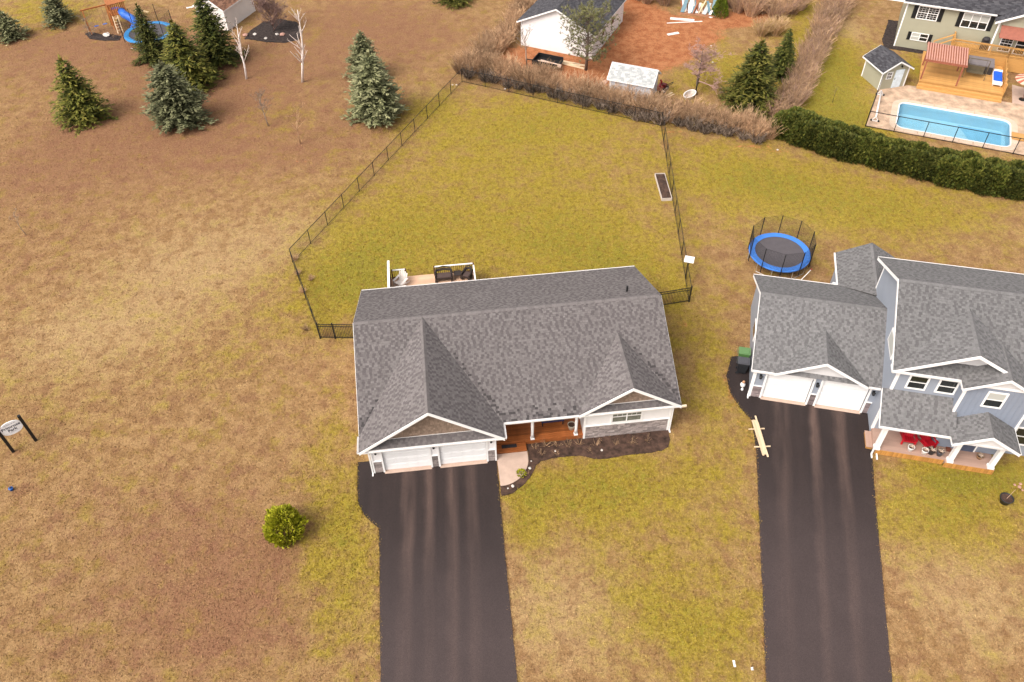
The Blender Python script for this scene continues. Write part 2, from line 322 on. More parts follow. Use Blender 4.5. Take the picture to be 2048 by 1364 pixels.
# ------------------------------------------------------------------ asphalt drives, walk, beds
def asphalt(name, stripes, width, near=6., far=-2.):
    M = bpy.data.materials.new(name); M.use_nodes = True; n = M.node_tree.nodes; l = M.node_tree.links; n.clear()
    out = n.new('ShaderNodeOutputMaterial'); p = n.new('ShaderNodeBsdfPrincipled'); l.new(p.outputs[0], out.inputs[0])
    p.inputs['Roughness'].default_value = .7; p.inputs['Specular IOR Level'].default_value = .2
    tc = n.new('ShaderNodeTexCoord'); sx = n.new('ShaderNodeSeparateXYZ'); l.new(tc.outputs['Object'], sx.inputs[0])
    mp = n.new('ShaderNodeMapping'); mp.inputs['Scale'].default_value = (1.6, .13, 1); l.new(tc.outputs['Object'], mp.inputs[0])
    ns = n.new('ShaderNodeTexNoise'); ns.inputs['Scale'].default_value = 1.; ns.inputs['Detail'].default_value = 5; l.new(mp.outputs[0], ns.inputs['Vector'])
    n2 = n.new('ShaderNodeTexNoise'); n2.inputs['Scale'].default_value = .6; n2.inputs['Detail'].default_value = 6; l.new(tc.outputs['Object'], n2.inputs['Vector'])
    n3 = n.new('ShaderNodeTexNoise'); n3.inputs['Scale'].default_value = 40; n3.inputs['Detail'].default_value = 3; l.new(tc.outputs['Object'], n3.inputs['Vector'])
    # tyre-track stains of red dust at given offsets across the drive
    ad = n.new('ShaderNodeMath'); ad.operation = 'MULTIPLY_ADD'; l.new(n2.outputs[0], ad.inputs[0]); ad.inputs[1].default_value = .45; l.new(sx.outputs[0], ad.inputs[2])
    mr = n.new('ShaderNodeMapRange'); l.new(ad.outputs[0], mr.inputs[0]); mr.inputs[1].default_value = -width/2+.22; mr.inputs[2].default_value = width/2+.22
    cr = n.new('ShaderNodeValToRGB'); e = cr.color_ramp.elements; e[0].position = 0; e[0].color = (.05,)*3+(1,); e[1].position = 1; e[1].color = (.05,)*3+(1,)
    for s, a, w in stripes:
        for d, k in ((-w, .06), (-w*.25, a), (w*.25, a), (w, .06)):
            q = e.new(min(.99, max(.01, (s+width/2)/width+d/width))); q.color = (k, k, k, 1)
    l.new(mr.outputs[0], cr.inputs[0])
    f = n.new('ShaderNodeMath'); f.operation = 'MULTIPLY'; l.new(cr.outputs[0], f.inputs[0])
    gy = n.new('ShaderNodeMapRange'); gy.interpolation_type = 'SMOOTHSTEP'; l.new(sx.outputs[1], gy.inputs[0]); gy.inputs[1].default_value = far; gy.inputs[2].default_value = near; gy.inputs[3].default_value = .32; gy.inputs[4].default_value = 1.1
    dy = n.new('ShaderNodeMapRange'); dy.interpolation_type = 'SMOOTHSTEP'; l.new(sx.outputs[1], dy.inputs[0]); dy.inputs[1].default_value = near-1.5; dy.inputs[2].default_value = far-2; dy.inputs[3].default_value = 0; dy.inputs[4].default_value = .75
    r2 = n.new('ShaderNodeMapRange'); l.new(ns.outputs[0], r2.inputs[0]); r2.inputs[1].default_value = .25; r2.inputs[2].default_value = .7; l.new(r2.outputs[0], f.inputs[1])
    mx = n.new('ShaderNodeMix'); mx.data_type = 'RGBA'; f2 = n.new('ShaderNodeMath'); f2.operation = 'MULTIPLY'; l.new(f.outputs[0], f2.inputs[0]); l.new(gy.outputs[0], f2.inputs[1])
    dn = n.new('ShaderNodeMath'); dn.operation = 'MULTIPLY'; l.new(dy.outputs[0], dn.inputs[0]); dn.inputs[1].default_value = .52
    dn2 = n.new('ShaderNodeMath'); dn2.operation = 'MULTIPLY'; dn2.inputs[1].default_value = 1.6; l.new(dn.outputs[0], dn2.inputs[0])
    bs_ = n.new('ShaderNodeMix'); bs_.data_type = 'RGBA'; l.new(dn2.outputs[0], bs_.inputs[0]); bs_.inputs[6].default_value = (.021, .0155, .0155, 1); bs_.inputs[7].default_value = (.066, .048, .047, 1)
    l.new(f2.outputs[0], mx.inputs[0]); l.new(bs_.outputs[2], mx.inputs[6]); mx.inputs[7].default_value = (.20, .128, .105, 1)
    r3 = n.new('ShaderNodeMapRange'); l.new(n3.outputs[0], r3.inputs[0]); r3.inputs[1].default_value = .3; r3.inputs[2].default_value = .7; r3.inputs[3].default_value = .68; r3.inputs[4].default_value = 1.35
    r4 = n.new('ShaderNodeMapRange'); l.new(n2.outputs[0], r4.inputs[0]); r4.inputs[1].default_value = .3; r4.inputs[2].default_value = .7; r4.inputs[3].default_value = .94; r4.inputs[4].default_value = 1.07
    m1 = n.new('ShaderNodeMath'); m1.operation = 'MULTIPLY'; l.new(r3.outputs[0], m1.inputs[0]); l.new(r4.outputs[0], m1.inputs[1])
    sc = n.new('ShaderNodeVectorMath'); sc.operation = 'SCALE'; l.new(mx.outputs[2], sc.inputs[0]); l.new(m1.outputs[0], sc.inputs['Scale']); l.new(sc.outputs[0], p.inputs['Base Color'])
    b = n.new('ShaderNodeBump'); b.inputs['Strength'].default_value = .25; b.inputs['Distance'].default_value = .01; l.new(n3.outputs[0], b.inputs['Height']); l.new(b.outputs[0], p.inputs['Normal'])
    return M
rng = random.Random(5)
def rough_poly(P, step=.5, amp=.009, keep=()):
    out = []
    for i in range(len(P)):
        a = Vector(P[i][:2]); b = Vector(P[(i+1) % len(P)][:2]); d = b-a; k = max(1, int(d.length/step)); nrm = Vector((-d.y, d.x)).normalized()
        for j in range(k):
            q = a+d*(j/k)
            if i not in keep and j: q = q+nrm*rng.gauss(0, amp)
            out.append((q.x, q.y))
    return out
def drive(name, P, yaw, c, mt, keep):
    co, si = math.cos(-yaw), math.sin(-yaw)
    P = rough_poly(P, keep=keep); Q = [((x-c[0])*co-(y-c[1])*si, (x-c[0])*si+(y-c[1])*co) for x, y in P]
    o = MB().prism(Q, -.05, .035).build(name, mt); o.location = (c[0], c[1], 0); o.rotation_euler = (0, 0, yaw); return tag(o, kind='structure')
D1 = [W2(FM, -1.0, .9), W2(FM, -1.0, -1.0), W2(FM, -.95, -2.0), W2(FM, -.55, -2.9), W2(FM, .25, -3.8), (-6.79, 16.1), (-5.9, 8.5), (.55, 8.5), (-.07, 15.98), W2(FM, 7.28, -.6), W2(FM, 7.3, .1), W2(FM, 0, .1), W2(FM, 0, .9)]
drive('driveway', D1, R(2.5), (-4.2, 22), asphalt('asphalt_main', [(-1.75, .42, .5), (-.55, .34, .42), (.75, .38, .45), (1.85, .28, .5)], 8.5, 6.3, -3.), keep=(9, 10, 11, 12))
D2 = [(14.65, 37.3), (13.98, 35.6), (13.95, 34.2), (14.3, 33.0), (14.84, 31.9), (14.62, 29.6), (12.04, 15.7), (10.7, 8.5), (17.0, 8.5), (18.15, 15.6), (20.3, 24.5), (21.75, 30.2), W2(FN, 7.3, -1.4), W2(FN, 7.3, .1), W2(FN, 0, .1), W2(FN, 0, 3.6)]
drive('driveway', D2, R(-12.5), (16.6, 24), asphalt('asphalt_neighbour', [(-1.6, .3, .6), (.35, .5, .36), (1.9, .4, .5)], 8.5, 8., -2.), keep=(11, 12, 13, 14, 15))
# concrete apron strips under the garage doors
for F, spans in ((FM, ((.62, 3.42), (3.92, 6.75))), (FN, ((.72, 3.5), (4.03, 6.82)))):
    for a, b in spans:
        o = MB().box((a, -.16, 0), (b, .2, .055)).build('concrete_apron', CONC); o.location = (F[0], F[1], 0); o.rotation_euler = (0, 0, F[2]); tag(o, kind='structure')
# wedge of concrete walk beside the garage
wk = [(7.34, .40), (7.34, -1.88)] + [(7.36+1.85*math.sin(R(a)), .0-1.9*math.cos(R(a))) for a in range(8, 92, 8)] + [(9.21, .40)]
o = MB().prism(wk, -.02, .06).build('concrete_walk', CONC); o.location = (FM[0], FM[1], 0); o.rotation_euler = (0, 0, FM[2]); tag(o, kind='structure')
# planting beds of dark mulch
bed = [(7.30, -1.84), (7.31, -2.55), (7.8, -2.5), (8.2, -2.3), (8.8, -1.85), (9.25, -1.3), (9.6, -.65), (9.95, -.38), (10.6, -.28), (11.6, -.26), (12.5, -.36), (13.2, -.66), (13.95, -.74), (15, -.62), (16.4, -.62), (17.3, -.6), (17.75, -.35), (18.0, .2), (18.1, .93), (12.74, .95), (9.2, .95), (9.25, .1), (9.1, -.4), (8.8, -1.0), (8.3, -1.5), (7.8, -1.75)]
def bed_obj(name, P, F, z=.045, mt=MULCH):
    o = MB().prism(rough_poly(P, .2, .03), -.03, z).build(name, mt); o.location = (F[0], F[1], 0); o.rotation_euler = (0, 0, F[2]); return tag(o, kind='structure')
bed_obj('mulch_bed', bed, FM)
W0 = (0, 0, 0)
def px_poly(L): return [tuple(G(*q)[:2]) for q in L]
bed_obj('mulch_bed', px_poly([(489,78),(500,62),(525,45),(560,38),(595,45),(604,62),(598,80),(570,86),(530,84)]), W0, mt=MULCH2)
bed_obj('mulch_bed', px_poly([(170,68),(182,64),(205,70),(225,69),(243,73),(238,81),(210,82),(180,78)]), W0, mt=MULCH2)
bed_obj('mulch_bed', [(-.9, -.8), (3.4, -.75), (3.4, .05), (.0, .05), (.0, 6), (-1.0, 6), (-1.2, 1)], FS, mt=MULCH2)
BEDSW = [[W2(FM, *p) for p in bed]]
# pool terrace: tan pavers with an opening for the pool
def terrace():
    outer = [(-.98, -16.9), (14, -16.9), (14, -7.9), (2.0, -7.9), (-.56, -9.7)]
    # ring between outer boundary and pool, built as radial quads
    c = Vector((6.2, -13.7)); pts = POOL; mb = MB(); outr = []
    def hit(d):
        best = None
        for i in range(len(outer)):
            a = Vector(outer[i]); b = Vector(outer[(i+1) % len(outer)]); e = b-a; den = d.x*e.y-d.y*e.x
            if abs(den) < 1e-9: continue
            t = ((a.x-c.x)*e.y-(a.y-c.y)*e.x)/den; s = ((a.x-c.x)*d.y-(a.y-c.y)*d.x)/den
            if t > 0 and -1e-6 <= s <= 1+1e-6 and (best is None or t < best): best = t
        return c+d*best
    angs = sorted(set([math.atan2(p[1]-c.y, p[0]-c.x) for p in pts]+[math.atan2(p[1]-c.y, p[0]-c.x) for p in outer]))
    def hitp(d):
        best = None
        for i in range(len(pts)):
            a = Vector(pts[i]); b = Vector(pts[(i+1) % len(pts)]); e = b-a; den = d.x*e.y-d.y*e.x
            if abs(den) < 1e-9: continue
            t = ((a.x-c.x)*e.y-(a.y-c.y)*e.x)/den; s = ((a.x-c.x)*d.y-(a.y-c.y)*d.x)/den
            if t > 0 and -1e-6 <= s <= 1+1e-6 and (best is None or t < best): best = t
        return c+d*best
    ds = [Vector((math.cos(a), math.sin(a))) for a in angs]; O = [hit(d) for d in ds]; I = [hitp(d) for d in ds]
    for i in range(len(ds)):
        j = (i+1) % len(ds)
        mb.face([(O[i].x, O[i].y, .03), (O[j].x, O[j].y, .03), (I[j].x, I[j].y, .03), (I[i].x, I[i].y, .03)])
        mb.face([(O[i].x, O[i].y, -.03), (O[j].x, O[j].y, -.03), (O[j].x, O[j].y, .03), (O[i].x, O[i].y, .03)])
    M = mat('tan_paver', (.38, .27, .19), .9, .35, 1.2, .3, 40, hue=(.46, .32, .225))
    o = mb.build('patio', M); o.location = (FS[0], FS[1], 0); o.rotation_euler = (0, 0, FS[2]); tag(o, kind='structure')
terrace()
o = MB().prism([(11.2, -8.0), (14.5, -8.0), (14.5, -5.0), (11.2, -4.2)], -.02, .02).build('patio', CONC); o.location = (FS[0], FS[1], 0); o.rotation_euler = (0, 0, FS[2]); tag(o, kind='structure')
# ------------------------------------------------------------------ shingle roofs
def clip(P, Q):          # clip convex P by convex ccw Q
    out = P
    for i in range(len(Q)):
        a, b = Q[i], Q[(i+1) % len(Q)]; inp, out = out, []
        if not inp: return []
        ex, ey = b[0]-a[0], b[1]-a[1]
        side = [ex*(p[1]-a[1])-ey*(p[0]-a[0]) for p in inp]
        for j in range(len(inp)):
            p, q = inp[j], inp[(j+1) % len(inp)]; sp, sq = side[j], side[(j+1) % len(inp)]
            if sp >= 0: out.append(p)
            if sp*sq < 0:
                t = sp/(sp-sq); out.append((p[0]+(q[0]-p[0])*t, p[1]+(q[1]-p[1])*t))
    return out
def shingle_mats(key, cols, rough=.9):
    return [mat('%s_%d' % (key, i), c, rough, .14, 9, .3, 60, island=.07) for i, c in enumerate(cols)]
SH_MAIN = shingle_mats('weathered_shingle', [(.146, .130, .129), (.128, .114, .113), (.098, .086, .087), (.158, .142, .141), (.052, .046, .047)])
SH_BLUE = shingle_mats('slate_grey_shingle', [(.150, .145, .147), (.138, .133, .135), (.108, .104, .106), (.163, .158, .159)])
SH_DARK = shingle_mats('charcoal_shingle', [(.062, .06, .068), (.05, .048, .056), (.04, .038, .044), (.08, .077, .085)])
SH_PALE = shingle_mats('pale_shingle', [(.44, .44, .44), (.38, .39, .39), (.33, .34, .34), (.50, .50, .49)])
UNDER = mat('roof_edge', (.09, .085, .085), .9, .1)
TAB = {}
def tab_mesh(mt):
    if mt.name not in TAB:
        mb = MB(); mb.face([(0, 0, .012), (1, 0, .012), (1, 1, .003), (0, 1, .003)]); mb.face([(0, 0, -.004), (1, 0, -.004), (1, 0, .012), (0, 0, .012)])
        mb.face([(0, 0, -.004), (0, 0, .012), (0, 1, .003)]); mb.face([(1, 0, -.004), (1, 1, .003), (1, 0, .012)])
        TAB[mt.name] = mb.mesh('shingle', mt)
    return TAB[mt.name]
TEETH = [0]
def teeth(rg):           # laminated 'dragon tooth' courses: a dark tab rarely stands beside another
    if TEETH[0]: TEETH[0] = 0; return rg.choice((0, 0, 1, 3))
    if rg.random() < .52: TEETH[0] = 1; return 2
    return rg.choice((0, 0, 1, 3))
def roof_slope(parent, pts, mats, seed=1, e=.142, wmin=.12, wmax=.22, probs=(.40, .22, .26, .12), single=0, name='roof_slope', piece='shingle', slab=.07, under=UNDER, row=None, lift=1.7):
    """pts: convex planar polygon, pts[0]->pts[1] runs along the eave, counter-clockwise seen from outside"""
    rg = random.Random(seed); P = [Vector(p) for p in pts]; o = P[0]; X = (P[1]-P[0]).normalized()
    N = (P[1]-P[0]).cross(P[2]-P[0]).normalized(); Y = N.cross(X)
    poly = [((p-o).dot(X), (p-o).dot(Y)) for p in P]
    base = MB().slab(P, slab).build(name, under, parent)
    s0 = min(p[0] for p in poly); s1 = max(p[0] for p in poly); t1 = max(p[1] for p in poly)
    mb = MB(); singles = []; k = 0; t = -.012
    while t < t1:
        s = s0-rg.random()*wmax; te = t+e
        while s < s1:
            w = rg.uniform(wmin, wmax); q = clip([(s, t), (s+w-.004, t), (s+w-.004, te), (s, te)], poly if t > 0 else [(a, b-.02 if b < .01 else b) for a, b in poly])
            if row: mi = row(k, s, rg) if row.__code__.co_argcount == 3 else row(k, s, t, rg)
            else:
                mi = teeth(rg)
                if probs[0] < .2 and mi in (0, 3): mi = 1 if rg.random() < .6 else 2
            if len(q) > 2:
                whole = len(q) == 4 and abs(max(a for a, b in q)-min(a for a, b in q)-w+.004) < 1e-5 and abs(max(b for a, b in q)-min(b for a, b in q)-e) < 1e-5
                if whole and len(singles) < single: singles.append((s, t, w-.004, mi))
                else:
                    pr_ = [(o+X*a+Y*b+N*((.012-.009*(b-t)/e)*lift)) for a, b in q]; mb.face(pr_, mi)
                    lo = [i for i in range(len(q)) if abs(q[i][1]-t) < 1e-6]
                    if len(lo) == 2:
                        a = min(lo, key=lambda i: q[i][0]); b = max(lo, key=lambda i: q[i][0])
                        mb.face([pr_[a]-N*.016*lift, pr_[b]-N*.016*lift, pr_[b], pr_[a]], mi)
            s += w
        t = te; k += 1
    f = mb.build(piece+'_field', mats, base); tag(f, kind='stuff')
    if singles:
        M3 = Matrix((X, Y, N)).transposed().to_4x4(); eu = M3.to_euler()
        for s, t, w, mi in singles:
            inst(piece, tab_mesh(mats[mi]), base, o+X*s+Y*t, eu, (w, e, lift))
    return base
def ridge_caps(parent, a, b, sl, mats, seed=3, step=.22):
    a = Vector(a); b = Vector(b); d = (b-a).normalized(); n = int((b-a).length/step); side = d.cross(Vector((0, 0, 1))).normalized(); rg = random.Random(seed); mb = MB()
    for i in range(n):
        p = a+d*(i*step); q = p+d*(step*1.02); w = .15; h0 = .034; h1 = .022; mi = rg.choice((0, 0, 0, 1))
        for sg in (-1, 1):
            A = p+side*sg*w-Vector((0, 0, sl*w-h0)); B = q+side*sg*w-Vector((0, 0, sl*w-h1)); C = q+Vector((0, 0, h1)); D = p+Vector((0, 0, h0))
            mb.face([A, B, C, D] if sg > 0 else [D, C, B, A], mi)
        mb.face([p+side*w-Vector((0, 0, sl*w-h0)), p+Vector((0, 0, h0)), p-side*w-Vector((0, 0, sl*w-h0)), p-Vector((0, 0, .02))], mi)
    return mb.build('ridge_cap', mats, parent)
def gutter(parent, a, b, w=.12, h=.13, out=None, name='gutter', mt=None):
    """open trough hung along an eave; a->b along the eave, out = outward direction"""
    a = Vector(a); b = Vector(b); out = Vector(out).normalized(); z = Vector((0, 0, 1)); mb = MB()
    prof = [(0, 0), (0, -h), (w*.8, -h), (w, -.01), (w-.012, -.01), (w*.8-.01, -h+.012), (.012, -h+.012), (.012, 0)]
    A = [a+out*p[0]+z*p[1] for p in prof]; B = [b+out*p[0]+z*p[1] for p in prof]; n = len(prof)
    for i in range(n):
        j = (i+1) % n; mb.face([A[i], B[i], B[j], A[j]])
    mb.face([A[0], A[1], A[2], A[3]]); mb.face([B[3], B[2], B[1], B[0]])
    return mb.build(name, mt or WHITE, parent)
def rake(parent, a, b, h=.2, t=.04, name='rake_board', mt=None):
    a = Vector(a); b = Vector(b); d = b-a; n = Vector((d.y, -d.x, 0))
    mb = MB(); z = Vector((0, 0, h))
    hor = Vector((d.x, d.y, 0)); out = Vector((hor.y, -hor.x, 0)).normalized()*t/2
    mb.face([a-out-z, b-out-z, b-out, a-out]); mb.face([b+out-z, a+out-z, a+out, b+out]); mb.face([a-out, b-out, b+out, a+out]); mb.face([b-out-z, a-out-z, a+out-z, b+out-z])
    mb.face([a+out-z, a-out-z, a-out, a+out]); mb.face([b-out-z, b+out-z, b+out, b-out])
    return mb.build(name, mt or WHITE, parent)
def stones(parent, u0, u1, z0, z1, v, seed=1, axis='u', sgn=-1, h=.125, mt=None):
    rg = random.Random(seed); mb = MB(); z = z0; k = 0
    nrow = max(1, round((z1-z0)/h)); hh = (z1-z0)/nrow
    for r_ in range(nrow):
        u = u0
        while u < u1-1e-6:
            w = min(rg.uniform(.16, .5), u1-u)
            if u1-u-w < .09: w = u1-u
            d = rg.uniform(.012, .045)
            a, b = (u+.004, u+w-.004); za, zb = z+.004, z+hh-.004
            if axis == 'u': mb.box((a, v, za), (b, v+sgn*d, zb))
            else: mb.box((v, a, za), (v+sgn*d, b, zb))
            u += w
        z += hh
    return tag(mb.build('stone_veneer', mt or STONE, parent), kind='stuff')
def window(parent, u0, u1, z0, z1, v, frame=.09, cols=1, rows=(2,), muntins=None, blind=None, depth=.05, label=None, shutters=None, fmat=None):
    """window in a wall that faces -v; cols sashes side by side, each a double-hung pair; muntins=(nx,nz) for the upper sash"""
    fm = fmat or WHITE; mb = MB(); y0 = v-depth; mb.box((u0, y0, z0), (u1, v, z0+frame)).box((u0, y0, z1-frame), (u1, v, z1))
    mb.box((u0, y0, z0+frame), (u0+frame, v, z1-frame)).box((u1-frame, y0, z0+frame), (u1, v, z1-frame))
    w = mb.build('window', fm, parent)
    if label: w['label'] = label
    iw = (u1-u0-2*frame)/cols
    for c in range(cols):
        a = u0+frame+c*iw; b = a+iw
        if c: MB().box((a-.035, y0+.004, z0+frame), (a+.035, v, z1-frame)).build('mullion', fm, w)
        zm = (z0+z1)/2
        MB().box((a, y0+.018, zm-.03), (b, v, zm+.03)).build('meeting_rail', fm, w)
        for (p, q, up) in ((z0+frame, zm-.03, False), (zm+.03, z1-frame, True)):
            bl = blind and blind[c % len(blind)][1 if up else 0]
            MB().box((a, y0+.032, p), (b, v+.02, q)).build('pane', (BLIND if bl == 1 else GREYP) if bl else GLASS, w)
            if muntins and (up or len(muntins) > 2):
                g = MB()
                for i in range(1, muntins[0]): x = a+(b-a)*i/muntins[0]; g.box((x-.009, y0+.022, p), (x+.009, y0+.034, q))
                for i in range(1, muntins[1]): z = p+(q-p)*i/muntins[1]; g.box((a, y0+.020, z-.009), (b, y0+.034, z+.009))
                g.build('muntin', fm, w)
    if shutters:
        for x0, x1 in ((u0-shutters, u0-.02), (u1+.02, u1+shutters)):
            s = MB().box((x0, v-.05, z0), (x1, v, z1)).build('shutter', BLACK, parent)
            g = MB(); k = int((z1-z0)/.12)
            for i in range(k): z = z0+.06+(z1-z0-.12)*i/max(1, k-1); g.box((x0+.05, v-.062, z-.035), (x1-.05, v-.05, z+.035))
            g.build('louvre', BLACK, s)
    return w
def garage_door(parent, u0, u1, z1, v, label=None):
    d = MB().box((u0, v+.03, .06), (u1, v+.07, z1)).build('garage_door', DOORW, parent)
    n = 4; h = (z1-.06)/n
    for i in range(n):
        z = .06+i*h; p = MB().box((u0+.01, v, z+.008), (u1-.01, v+.04, z+h-.008)).build('door_section', DOORW, d)
        k = 4; w = (u1-u0-.2)/k; g = MB()
        for j in range(k): g.box((u0+.1+j*w+.06, v-.014, z+.10), (u0+.1+(j+1)*w-.06, v+.004, z+h-.10))
        # raised fields belong to the section: joined into its mesh
        me = p.data; g.box((u0+.02, v-.008, z+h-.03), (u1-.02, v+.002, z+h-.012))
        q = g.mesh('field', DOORW)
        import bmesh
        bm = bmesh.new(); bm.from_mesh(me); bm.from_mesh(q); bm.to_mesh(me); bm.free()
    return d
def lantern(parent, u, v, z, s=1.0):
    l = MB().box((u-.07*s, v-.03, z-.05), (u+.07*s, v, z+.22*s)).build('wall_lantern', BLACK, parent)
    MB().lathe([(.05*s, 0), (.09*s, .02*s), (.085*s, .16*s), (.11*s, .18*s), (.03*s, .26*s)], 8, 0, (u, v-.14*s, z-.04)).build('lantern_cage', BLACK, l)
    return l
def boards(parent, a, b, z, w, mt, n=None, along='u', t=.035, gap=.006, name='deck_board'):
    """individual deck boards over the rectangle a..b (local u,v)"""
    u0, v0 = a; u1, v1 = b; L = (v1-v0) if along == 'u' else (u1-u0); n = n or max(1, round(L/w)); w = L/n; me = None
    for i in range(n):
        if me is None:
            mb = MB()
            if along == 'u': mb.box((u0, 0, z-t), (u1, w-gap, z))
            else: mb.box((0, v0, z-t), (w-gap, v1, z))
            me = mb.mesh(name, mt)
        inst(name, me, parent, (0, v0+i*w, 0) if along == 'u' else (u0+i*w, 0, 0))
# ------------------------------------------------------------------ main bungalow
def main_house():
    H = thing('bungalow', 'white bungalow with weathered grey-brown roof, two front gables and a double garage', 'house', (FM[0], FM[1], 0), FM[2])
    E_, RZ, VM, VR, UL, UR = 2.87, 5.83, 6.94, 13.09, -.5, 18.41
    # walls
    MB().box((.0, .2, 0), (.16, 12.6, 2.78)).face([(0, .8, 2.78), (0, 6.94, 5.66), (0, 12.6, 2.78)]).build('side_wall', WSID, H)
    MB().box((17.87, .946, 0), (18.03, 12.6, 2.78)).face([(18.03, .95, 2.78), (18.03, 12.6, 2.78), (18.03, 6.94, 5.66)]).build('side_wall', WSID, H)
    MB().box((.16, 12.44, 0), (17.87, 12.6, 2.78)).build('rear_wall', WSID, H)
    MB().box((7.14, .2, 0), (7.3, 2.8, 2.78)).build('garage_side_wall', WSID, H)
    MB().box((7.3, 2.8, 0), (12.74, 2.96, 2.78)).build('porch_wall', WSID, H)
    MB().box((12.74, 1.1, 0), (12.9, 2.96, 2.78)).build('bay_side_wall', WSID, H)
    # garage front: header, piers, stone feet, jambs
    MB().box((0, 0, 2.3), (7.3, .2, 2.8)).build('garage_header', WSID, H)
    for i, (a, b) in enumerate(((0, .62), (3.42, 3.92), (6.75, 7.3))):
        p = MB().box((a, 0.01, 0), (b, .2, 2.3)).build('garage_pier', WSID, H)
        stones(p, a+.07, b-.07, .05, 1.12, .01, 10+i)
        MB().box((a+.07, -.05, 1.12), (b-.07, .01, 1.17)).build('stone_cap', WHITE, p)
        for x0, x1 in ((a-.04 if i else a-.02, a+.07), (b-.07, b+.04 if i < 2 else b+.02)):
            MB().box((x0, -.045, .0), (x1, .012, 2.34)).build('corner_board', WHITE, p)
        lantern(p, (a+b)/2, -.0, 2.0, .8)
    for a, b in ((.66, 3.38), (3.96, 6.71)):
        garage_door(H, a, b, 2.3, .10); MB().box((a, -.04, 2.3), (b, 0, 2.40)).build('door_head_trim', WHITE, H)
    # bay
    b_ = MB().box((12.74, .946, 0), (18.03, 1.1, 2.8)).build('bay_wall', WSID, H)
    stones(b_, 12.84, 17.93, .03, 1.18, .946, 21)
    MB().box((12.74, .88, 1.18), (18.03, .946, 1.24)).build('stone_cap', WHITE, b_)
    for x in (12.72, 17.93): MB().box((x, .90, 0), (x+.12, .95, 2.8)).build('corner_board', WHITE, b_)
    window(b_, 14.34, 16.29, 1.26, 2.44, .946, .11, 2, muntins=(3, 2), blind=[(2, 2), (2, 2)])  # panes with the reflection painted in, no blind behind them
    # front door and porch
    d = MB().box((8.1, 2.74, .36), (9.1, 2.8, 2.45)).build('front_door', mat('navy_door', (.03, .035, .09), .4), H)
    MB().lathe([(.02, 0), (.035, .02), (.02, .06)], 8, 0, (9.0, 2.7, 1.35)).build('door_knob', BLACK, d)
    pd = MB().box((7.3, 1.02, .02), (12.74, 2.8, .30)).build('porch_deck', WOODR, H)
    boards(pd, (7.31, 1.0), (12.73, 2.8), .345, .14, WOODR)
    MB().box((9.2, .965, .02), (12.73, .998, .33)).build('deck_fascia', WOODR, pd)
    st = MB().box((7.34, .45, .02), (9.18, 1.0, .15)).build('porch_step', WOODR, H)
    boards(st, (7.33, .43), (9.19, .995), .19, .14, WOODR)
    for u in (9.62, 12.29):
        p = MB().box((u-.075, 1.02, .345), (u+.075, 1.17, .5)).box((u-.12, .975, .345), (u+.12, 1.215, .42)).build('porch_post', WHITE, H)
        MB().tube([(u, 1.095, .5), (u, 1.095, .9), (u, 1.095, 1.6), (u, 1.095, 2.2)], [.11, .085, .10, .07], 8).build('turned_shaft', WHITE, p, True)
        MB().box((u-.075, 1.02, 2.2), (u+.075, 1.17, 2.62)).build('post_head', WHITE, p)
    MB().box((7.3, 1.0, 2.62), (12.74, 1.2, 2.80)).build('porch_beam', WHITE, H)
    # soffits
    MB().box((-.42, -.4, 2.74), (7.72, .0, 2.76)).build('soffit', WHITE, H)
    # roof planes
    def pick(rg):
        return teeth(rg)
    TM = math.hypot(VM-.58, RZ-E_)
    def dark_tabs(k, s, t, rg):       # darker tabs along the valleys and the lowest courses
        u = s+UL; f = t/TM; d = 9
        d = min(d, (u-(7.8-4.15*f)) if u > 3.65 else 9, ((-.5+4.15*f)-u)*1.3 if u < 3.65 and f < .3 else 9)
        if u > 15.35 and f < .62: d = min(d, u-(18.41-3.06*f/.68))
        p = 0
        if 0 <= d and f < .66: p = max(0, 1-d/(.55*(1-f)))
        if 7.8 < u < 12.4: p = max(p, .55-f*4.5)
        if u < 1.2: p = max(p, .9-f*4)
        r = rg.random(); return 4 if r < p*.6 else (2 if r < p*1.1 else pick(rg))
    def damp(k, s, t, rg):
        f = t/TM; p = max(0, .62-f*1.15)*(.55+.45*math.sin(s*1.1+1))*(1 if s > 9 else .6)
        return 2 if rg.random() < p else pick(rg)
    r1 = roof_slope(H, [(UL, .58, E_), (UR, .58, E_), (UR, VM, RZ), (UL, VM, RZ)], SH_MAIN, 1, row=dark_tabs)
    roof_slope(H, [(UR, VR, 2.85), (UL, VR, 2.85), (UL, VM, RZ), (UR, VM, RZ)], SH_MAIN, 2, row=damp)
    gs = (RZ-E_)/4.15
    roof_slope(H, [(UL, .60, E_), (UL, -.56, E_), (3.65, -.56, RZ), (3.65, 6.96, RZ)], SH_MAIN, 3, single=150)
    roof_slope(H, [(7.8, -.56, E_), (7.8, .60, E_), (3.65, 6.96, RZ), (3.65, -.56, RZ)], SH_MAIN, 4, single=150)
    bs = (4.89-E_)/3.06; ve = .58+(4.89-E_)/((RZ-E_)/(VM-.58))
    roof_slope(H, [(12.29, .60, E_+.01), (12.29, .50, E_+.01), (15.35, .50, 4.90), (15.35, ve+.03, 4.90)], SH_MAIN, 5)
    roof_slope(H, [(18.41, .50, E_+.01), (18.41, .60, E_+.01), (15.35, ve+.03, 4.90), (15.35, .50, 4.90)], SH_MAIN, 6)
    roof_slope(H, [(-.36, -.46, 2.88), (7.66, -.46, 2.88), (7.38, -.02, 3.14), (-.08, -.02, 3.14)], SH_MAIN, 7, name='skirt_roof', probs=(.1, .25, .45, 0))
    roof_slope(H, [(12.45, .58, 2.885), (18.25, .58, 2.885), (18.0, .93, 3.1), (12.7, .93, 3.1)], SH_MAIN, 8, name='skirt_roof', probs=(.1, .25, .45, 0))
